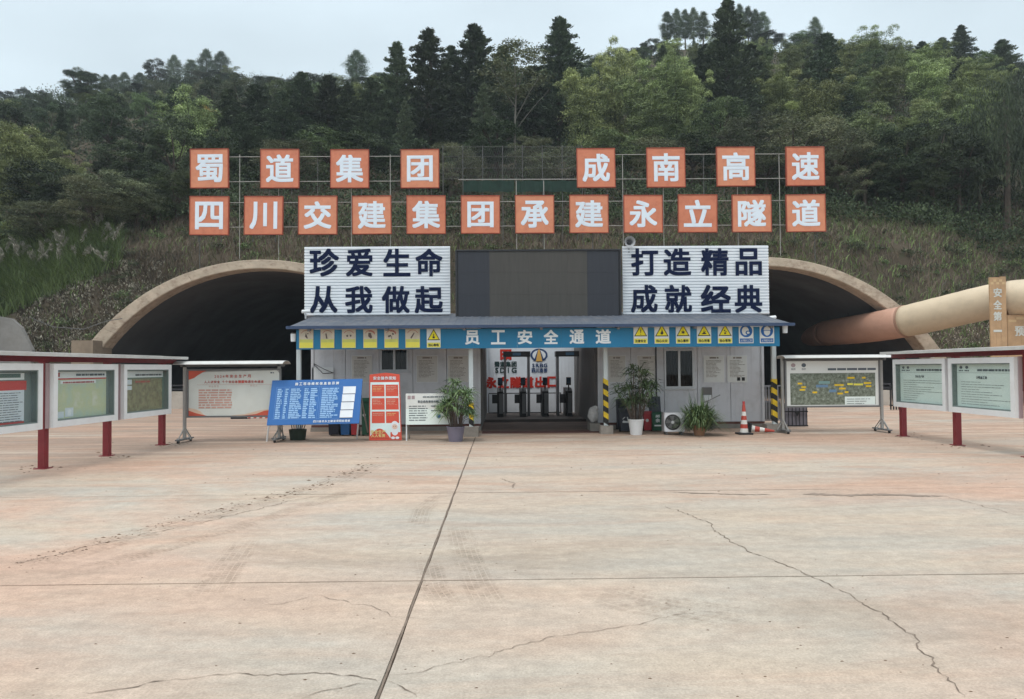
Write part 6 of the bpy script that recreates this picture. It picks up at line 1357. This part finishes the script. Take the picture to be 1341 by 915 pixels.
def blades(pts, L_, W_, lean, seed, curve=.35):
    """curved grass blades: two quads each"""
    g = np.random.default_rng(seed); n = len(pts); a = g.uniform(0, 2 * PI, n); d = np.stack([np.cos(a), np.sin(a), np.zeros(n)], 1); L2 = (L_ * g.uniform(.5, 1.3, n))[:, None]; ln = (lean * g.uniform(.2, 1.6, n))[:, None]
    s = np.stack([-np.sin(a + .9), np.cos(a + .9), np.zeros(n)], 1) * (W_ * g.uniform(.6, 1.3, n))[:, None] * .5; up = np.array([[0, 0, 1.]])
    p0 = pts; p1 = pts + up * L2 * .55 + d * L2 * ln * .35; p2 = pts + up * L2 * (1 - .25 * ln) + d * L2 * ln * (.9 + curve)
    q1 = np.stack([p0 - s, p0 + s, p1 + s * .8, p1 - s * .8], 1); q2 = np.stack([p1 - s * .8, p1 + s * .8, p2 + s * .1, p2 - s * .1], 1)
    return np.stack([q1, q2], 1).reshape(-1, 3)
def add_stuff(name, v, t, mat, label, cat):
    me = np_mesh(name, v, 4, t, MATS[mat]); o = bpy.data.objects.new(name, me); COL.objects.link(o); return tag(o, label, cat, kind='stuff')
def scatter_pts(n, xr, yr_, keep, seed, tries=6):
    r = random.Random(seed); out = []
    while len(out) < n and tries > 0:
        for _ in range(n):
            x_, y_ = r.uniform(*xr), r.uniform(*yr_); a = arch_top(x_)
            if a is not None and y_ < 34.25: continue
            z = HZ(x_, y_)
            if z < .15: continue
            px, py = proj((x_, y_, z))
            if keep(px, py, x_, y_, r): out.append((x_, y_, z - .03))
            if len(out) >= n: break
        tries -= 1
    return np.array(out)
def clustered(px, py, x_, y_, r, sc=1.1): return mnoise.noise(V((x_ * sc, y_ * sc, 2))) > r.uniform(-.75, .35)
def grow_grass():
    global rng
    kg = lambda px, py, x_, y_, r: (px > 175 or py < 342 - (px - 60) * .1) and clustered(px, py, x_, y_, r)
    p = scatter_pts(42000, (-27, 34), (34.1, 44.5), kg, 1); g = np.random.default_rng(2)
    tone = np.array([.40 + .45 * mnoise.noise(V((q[0] * .35, q[1] * .35, 9))) for q in p]); t = np.repeat(np.clip(tone + g.normal(0, .2, len(p)), 0, 1), 2)
    add_stuff('dry_grass', blades(p, .50, .035, .45, 3), t, 'lf_grass', 'dry brown and grey-green grass covering the slope above the tunnel rings', 'grass')
    kg = lambda px, py, x_, y_, r: clustered(px, py, x_, y_, r, .6) and (px > 1000 or r.random() < .35)
    p = scatter_pts(15000, (-26, 32), (34.3, 45), kg, 31); t = np.repeat(np.clip(g.normal(.3, .2, len(p)), 0, 1), 2); add_stuff('green_grass', blades(p, .42, .045, .6, 33), t, 'lf_reed', 'duller green weeds mixed through the dry grass on the slope', 'grass')
    for nm, mt, num, sd, lab in (('slope_scrub', 'lf_olive', 330, 51, 'low grey-olive scrub clumps dotted over the grassy slope'), ('slope_weeds', 'lf_mid', 210, 52, 'low green weed clumps dotted over the grassy slope')):
        q = scatter_pts(num, (-27, 34), (34.4, 45), lambda px, py, x_, y_, r: mnoise.noise(V((x_ * .4, y_ * .4, sd))) > r.uniform(-.3, .3), sd, 10); V_ = []; r = random.Random(sd); rng = np.random.default_rng(sd)
        for c in q: s_ = r.uniform(.18, .6); V_.append(clump((c[0], c[1], c[2] + s_ * .4), s_, int(60 + 160 * s_), .13, .05, .7, 0, .4, .7))
        v = np.concatenate(V_); add_stuff(nm, v, np.clip(rng.normal(.4, .25, len(v) // 4), 0, 1), mt, lab, 'scrub')
    # tall reeds over the left bank, lush green below, grey plumes above
    kr = lambda px, py, x_, y_, r: px < 158 and py < 418 - px * .42 and py > 300 and clustered(px, py, x_, y_, r, .9)
    p = scatter_pts(20000, (-31, -17), (33.6, 41), kr, 5, 14); g = np.random.default_rng(6); tone = np.array([.45 + .5 * mnoise.noise(V((q[0] * .7, q[1] * .7, 5))) for q in p])
    add_stuff('reeds', blades(p, 1.05, .04, .55, 7, .5), np.repeat(np.clip(tone + g.normal(0, .18, len(p)), 0, 1), 2), 'lf_reed', 'tall green reeds over the bank at the far left', 'reeds')
    k2 = lambda px, py, x_, y_, r: px < 150 and 318 < py < 372
    q = scatter_pts(60, (-31, -17), (35, 40), k2, 8, 30); r = random.Random(3); V_ = []; g2 = np.random.default_rng(8)
    st = MB()
    for c in q:
        a = r.uniform(-.7, .9); L_ = r.uniform(1.3, 2.1); tip = V(c) + V((a * .8, r.uniform(-.3, .3), L_)); mid = V(c) + V((a * .25, 0, L_ * .6)); st.tube([V(c), mid, tip], [.012, .01, .005], 4)
        n = 60; tt = g2.uniform(.0, 1, n)[:, None]; base = np.array(mid); tp = np.array(tip); pp = base + (tp - base) * (.35 + .75 * tt) + g2.normal(0, .045, (n, 3)) + np.array([[.14 * a, 0, -.1]]) * tt ** 2
        V_.append(leaves(pp, np.array([[a * .5, 0, .7]]).repeat(n, 0), .24, .032, .1))
    v = np.concatenate(V_); add_stuff('reed_plumes', v, g2.uniform(.2, 1, len(v) // 4), 'lf_plume', 'pale grey feathery plumes standing above the reeds at the far left', 'plumes'); 
    o = st.build('reed_stalks', M('culm')); tag(o, 'thin stalks carrying the pale reed plumes', 'stalks', kind='stuff')
    # netted bank: dark brown soil face flecked with pale dry tufts
    k3 = lambda px, py, x_, y_, r: 22 < px < 215 and py > 395 - px * .42 and py < 462 and mnoise.noise(V((x_ * 1.3, y_ * 1.3, 7))) > r.uniform(-.6, .6)
    p = scatter_pts(1700, (-25, -14.5), (33.1, 37.6), k3, 11, 30); n = len(p); g = np.random.default_rng(12); pts = np.repeat(p, 3, 0) + g.normal(0, .035, (3 * n, 3)) + np.array([0, -.05, .08])
    add_stuff('pale_tufts', leaves(pts, np.array([[0, -.3, 1.]]).repeat(len(pts), 0), .12, .06), g.uniform(0, 1, len(pts)) ** 1.5, 'lf_fleck', 'pale dry tufts dotting the dark netted bank left of the left tunnel', 'tufts')
    p = scatter_pts(9000, (-26, -14), (33.1, 38.), lambda px, py, x_, y_, r: 22 < px < 240 and py > 330 and py < 462, 13, 20); g = np.random.default_rng(14)
    add_stuff('bank_weeds', blades(p, .24, .03, .7, 15), np.repeat(np.clip(g.normal(.12, .15, len(p)), 0, 1), 2), 'lf_grass', 'short dark brown weeds matted over the netted bank', 'weeds')
    k4 = lambda px, py, x_, y_, r: 1190 < px < 1345 and 410 < py < 462
    p = scatter_pts(900, (16, 25), (33.1, 37), k4, 41, 20); n = len(p); pts = np.repeat(p, 2, 0) + g.normal(0, .04, (2 * n, 3)) + np.array([0, -.05, .08]); add_stuff('small_pale_tufts', leaves(pts, np.array([[0, -.3, 1.]]).repeat(len(pts), 0), .09, .04), g.uniform(0, .7, len(pts)), 'lf_fleck', 'sparse pale tufts on the soil right of the right tunnel ring', 'tufts')
grow_grass()
cb = MB(); cb.tube([P(38, 415, 33.2), P(70, 428, 33.4), P(110, 431, 33.5), P(140, 420, 33.6), P(160, 417, 33.6)], .02, 5); tag(cb.build('bank_cable', M('pipe_dk')), 'thin cable drooping across the netted bank to the left tunnel ring', 'cable')
# ---- potted plants by the cabins
def potted_palm(px, base_py, pot, pot_mat, top_py, half_w, label, seed, tall=True):
    g0 = G(px, base_py); Y = g0.y + pot[0]; c = V((g0.x, Y, 0)); r = thing('potted_palm', c, label, 'potted plant', None); R, h = pot
    MB().lathe(c, [(0, 0), (R * .74, 0), (R * .98, h * .93), (R * 1.04, h * .93), (R * 1.04, h), (R * .9, h), (R * .86, h * .9), (0, h * .88)], 22).build('pot', M(pot_mat), r, smooth=False)
    zt = P(px, top_py, Y).z; g = np.random.default_rng(seed); q = random.Random(seed); st = MB(); V_ = []; T_ = []
    for k in range(64):
        a = q.uniform(0, 2 * PI); u_ = q.random() ** .7; rad = half_w * u_ * .8; hh = h + (zt - h) * (q.uniform(.22, .9) * (1 - .35 * u_ * u_)); tip = c + V((math.cos(a) * rad, math.sin(a) * rad, hh)); b0 = c + V((math.cos(a) * R * .55, math.sin(a) * R * .55, h * .8)); mid = b0.lerp(tip, .55) + V((math.cos(a) * -.04, 0, .06)); st.tube([b0, mid, tip], [.008, .007, .005], 4)
        n = q.randint(12, 19); tone = q.gauss(.42, .22)
        for j in range(n):
            b_ = a + (j / n - .5) * 5. + q.gauss(0, .15); L_ = q.uniform(.16, .40) * (zt / 1.6); e = q.uniform(-.25, 1.15); d = np.array([math.cos(b_) * math.cos(e), math.sin(b_) * math.cos(e), math.sin(e)]); s = np.array([-math.sin(b_), math.cos(b_), q.gauss(0, .4)]) * .0105; p0 = np.array(tip); p1 = p0 + d * L_ * .5; p2 = p0 + d * L_ * .95 + np.array([0, 0, -.11 * L_ / .3])
            V_.append(np.stack([p0 - s * .5, p0 + s * .5, p1 + s, p1 - s, p1 - s, p1 + s, p2 + s * .1, p2 - s * .1])); T_ += [min(1, max(0, q.gauss(tone, .15)))] * 2
    st.build('stem', M('stem_brown', (.10, .075, .06), .8, var=.3), r); v = np.concatenate(V_); me = np_mesh('fronds', v, 4, np.array(T_), MATS['lf_palm'], origin=tuple(c)); o = bpy.data.objects.new('fronds', me); COL.objects.link(o); o.parent = r; return r
M('pot_white', (.70, .70, .70), .45, var=.05); M('pot_purple', (.17, .155, .205), .5, var=.1); M('pot_terra', (.36, .19, .11), .7, var=.15)
potted_palm(835, 570, (.185, .37), 'pot_white', 474, .58, 'big leafy palm in a tapered white pot before the bins', 1)
potted_palm(596, 579, (.2, .33), 'pot_purple', 489, .48, 'tall leafy palm in a purple-grey pot left of the passage', 2)
g0 = G(919, 571); c = V((g0.x, g0.y + .2, 0)); r = thing('spider_plant', c, 'low bushy strap-leaved plant in a terracotta bowl beside the air conditioner', 'potted plant')
MB().lathe(c, [(0, 0), (.11, 0), (.16, .22), (.17, .22), (.17, .25), (.145, .25), (.13, .2), (0, .2)], 20).build('pot', M('pot_terra'), r)
g = np.random.default_rng(4); n = 900; aa = g.uniform(0, 2 * PI, n); el_ = g.uniform(.05, 1.35, n); L_ = g.uniform(.3, .62, n); L_[:12] = .8; el_[:12] = g.uniform(1.2, 1.5, 12)
rad0 = g.uniform(.0, .3, n); b0 = np.stack([c.x + np.cos(aa) * rad0, c.y + np.sin(aa) * rad0, .08 + g.uniform(.0, .22, n) + (.3 - rad0) * .5], 1)
front = (np.sin(aa) < -.35) & (np.abs(np.cos(aa)) < .75) & (el_ < .8); b0[front, 2] += .16
d = np.stack([np.cos(aa) * np.cos(el_), np.sin(aa) * np.cos(el_), np.sin(el_)], 1); s = np.stack([-np.sin(aa), np.cos(aa), 0 * aa], 1) * .011; p1 = b0 + d * (L_ * .6)[:, None]; p2 = b0 + d * L_[:, None] * .95; p2[:, 2] -= .22 * L_ * (1.4 - el_); p2[:, 2] = np.maximum(p2[:, 2], .01)
v = np.stack([b0 - s, b0 + s, p1 + s, p1 - s, p1 - s, p1 + s, p2 + s * .1, p2 - s * .1], 1).reshape(-1, 3); me = np_mesh('strap_leaves', v, 4, np.repeat(np.clip(g.normal(.45, .22, n), 0, 1), 2), MATS['lf_palm'], origin=tuple(c)); o = bpy.data.objects.new('strap_leaves', me); COL.objects.link(o); o.parent = r
tag(o, kind='stuff')
MB().cyl(P(922, 527, c.y + .1), P(943, 517, c.y + .15), .012, n=6).build('bare_cane', M('pipe_dk'), r)
g0 = G(789.5, 560); c = V((g0.x - .02, g0.y + .35, 0)); r = thing('leafy_sprig', c, 'small blue-green leafy sprig in a dark pot behind the striped post foot', 'potted plant'); MB().lathe(c, [(0, 0), (.07, 0), (.09, .14), (.08, .14), (0, .12)], 14).build('pot', M('black'), r)
g = np.random.default_rng(9); m_ = 60; pts = np.array(c) + np.stack([g.normal(0, .06, m_), g.normal(0, .06, m_), g.uniform(.16, .52, m_)], 1); me = np_mesh('leaves', leaves(pts, np.array([[0, 0, .6]]).repeat(m_, 0), .14, .07), 4, g.uniform(0, .6, m_), MATS['lf_palm'], origin=tuple(c)); o = bpy.data.objects.new('leaves', me); COL.objects.link(o); o.parent = r
# ================================================================== AIR: light haze in which the far ridge fades
hz = MB().box(-170, 170, -30, 185, -1.5, 75).build('haze'); tag(hz, kind='stuff')
m = bpy.data.materials.new('haze'); m.use_nodes = True; N, L = m.node_tree.nodes, m.node_tree.links; N.remove(N['Principled BSDF'])
pv = N.new('ShaderNodeVolumePrincipled'); pv.inputs['Color'].default_value = (.80, .88, .95, 1); pv.inputs['Density'].default_value = .0006; pv.inputs['Anisotropy'].default_value = .2
L.new(pv.outputs[0], N['Material Output'].inputs['Volume']); hz.data.materials.clear(); hz.data.materials.append(m)
bpy.context.view_layer.update()
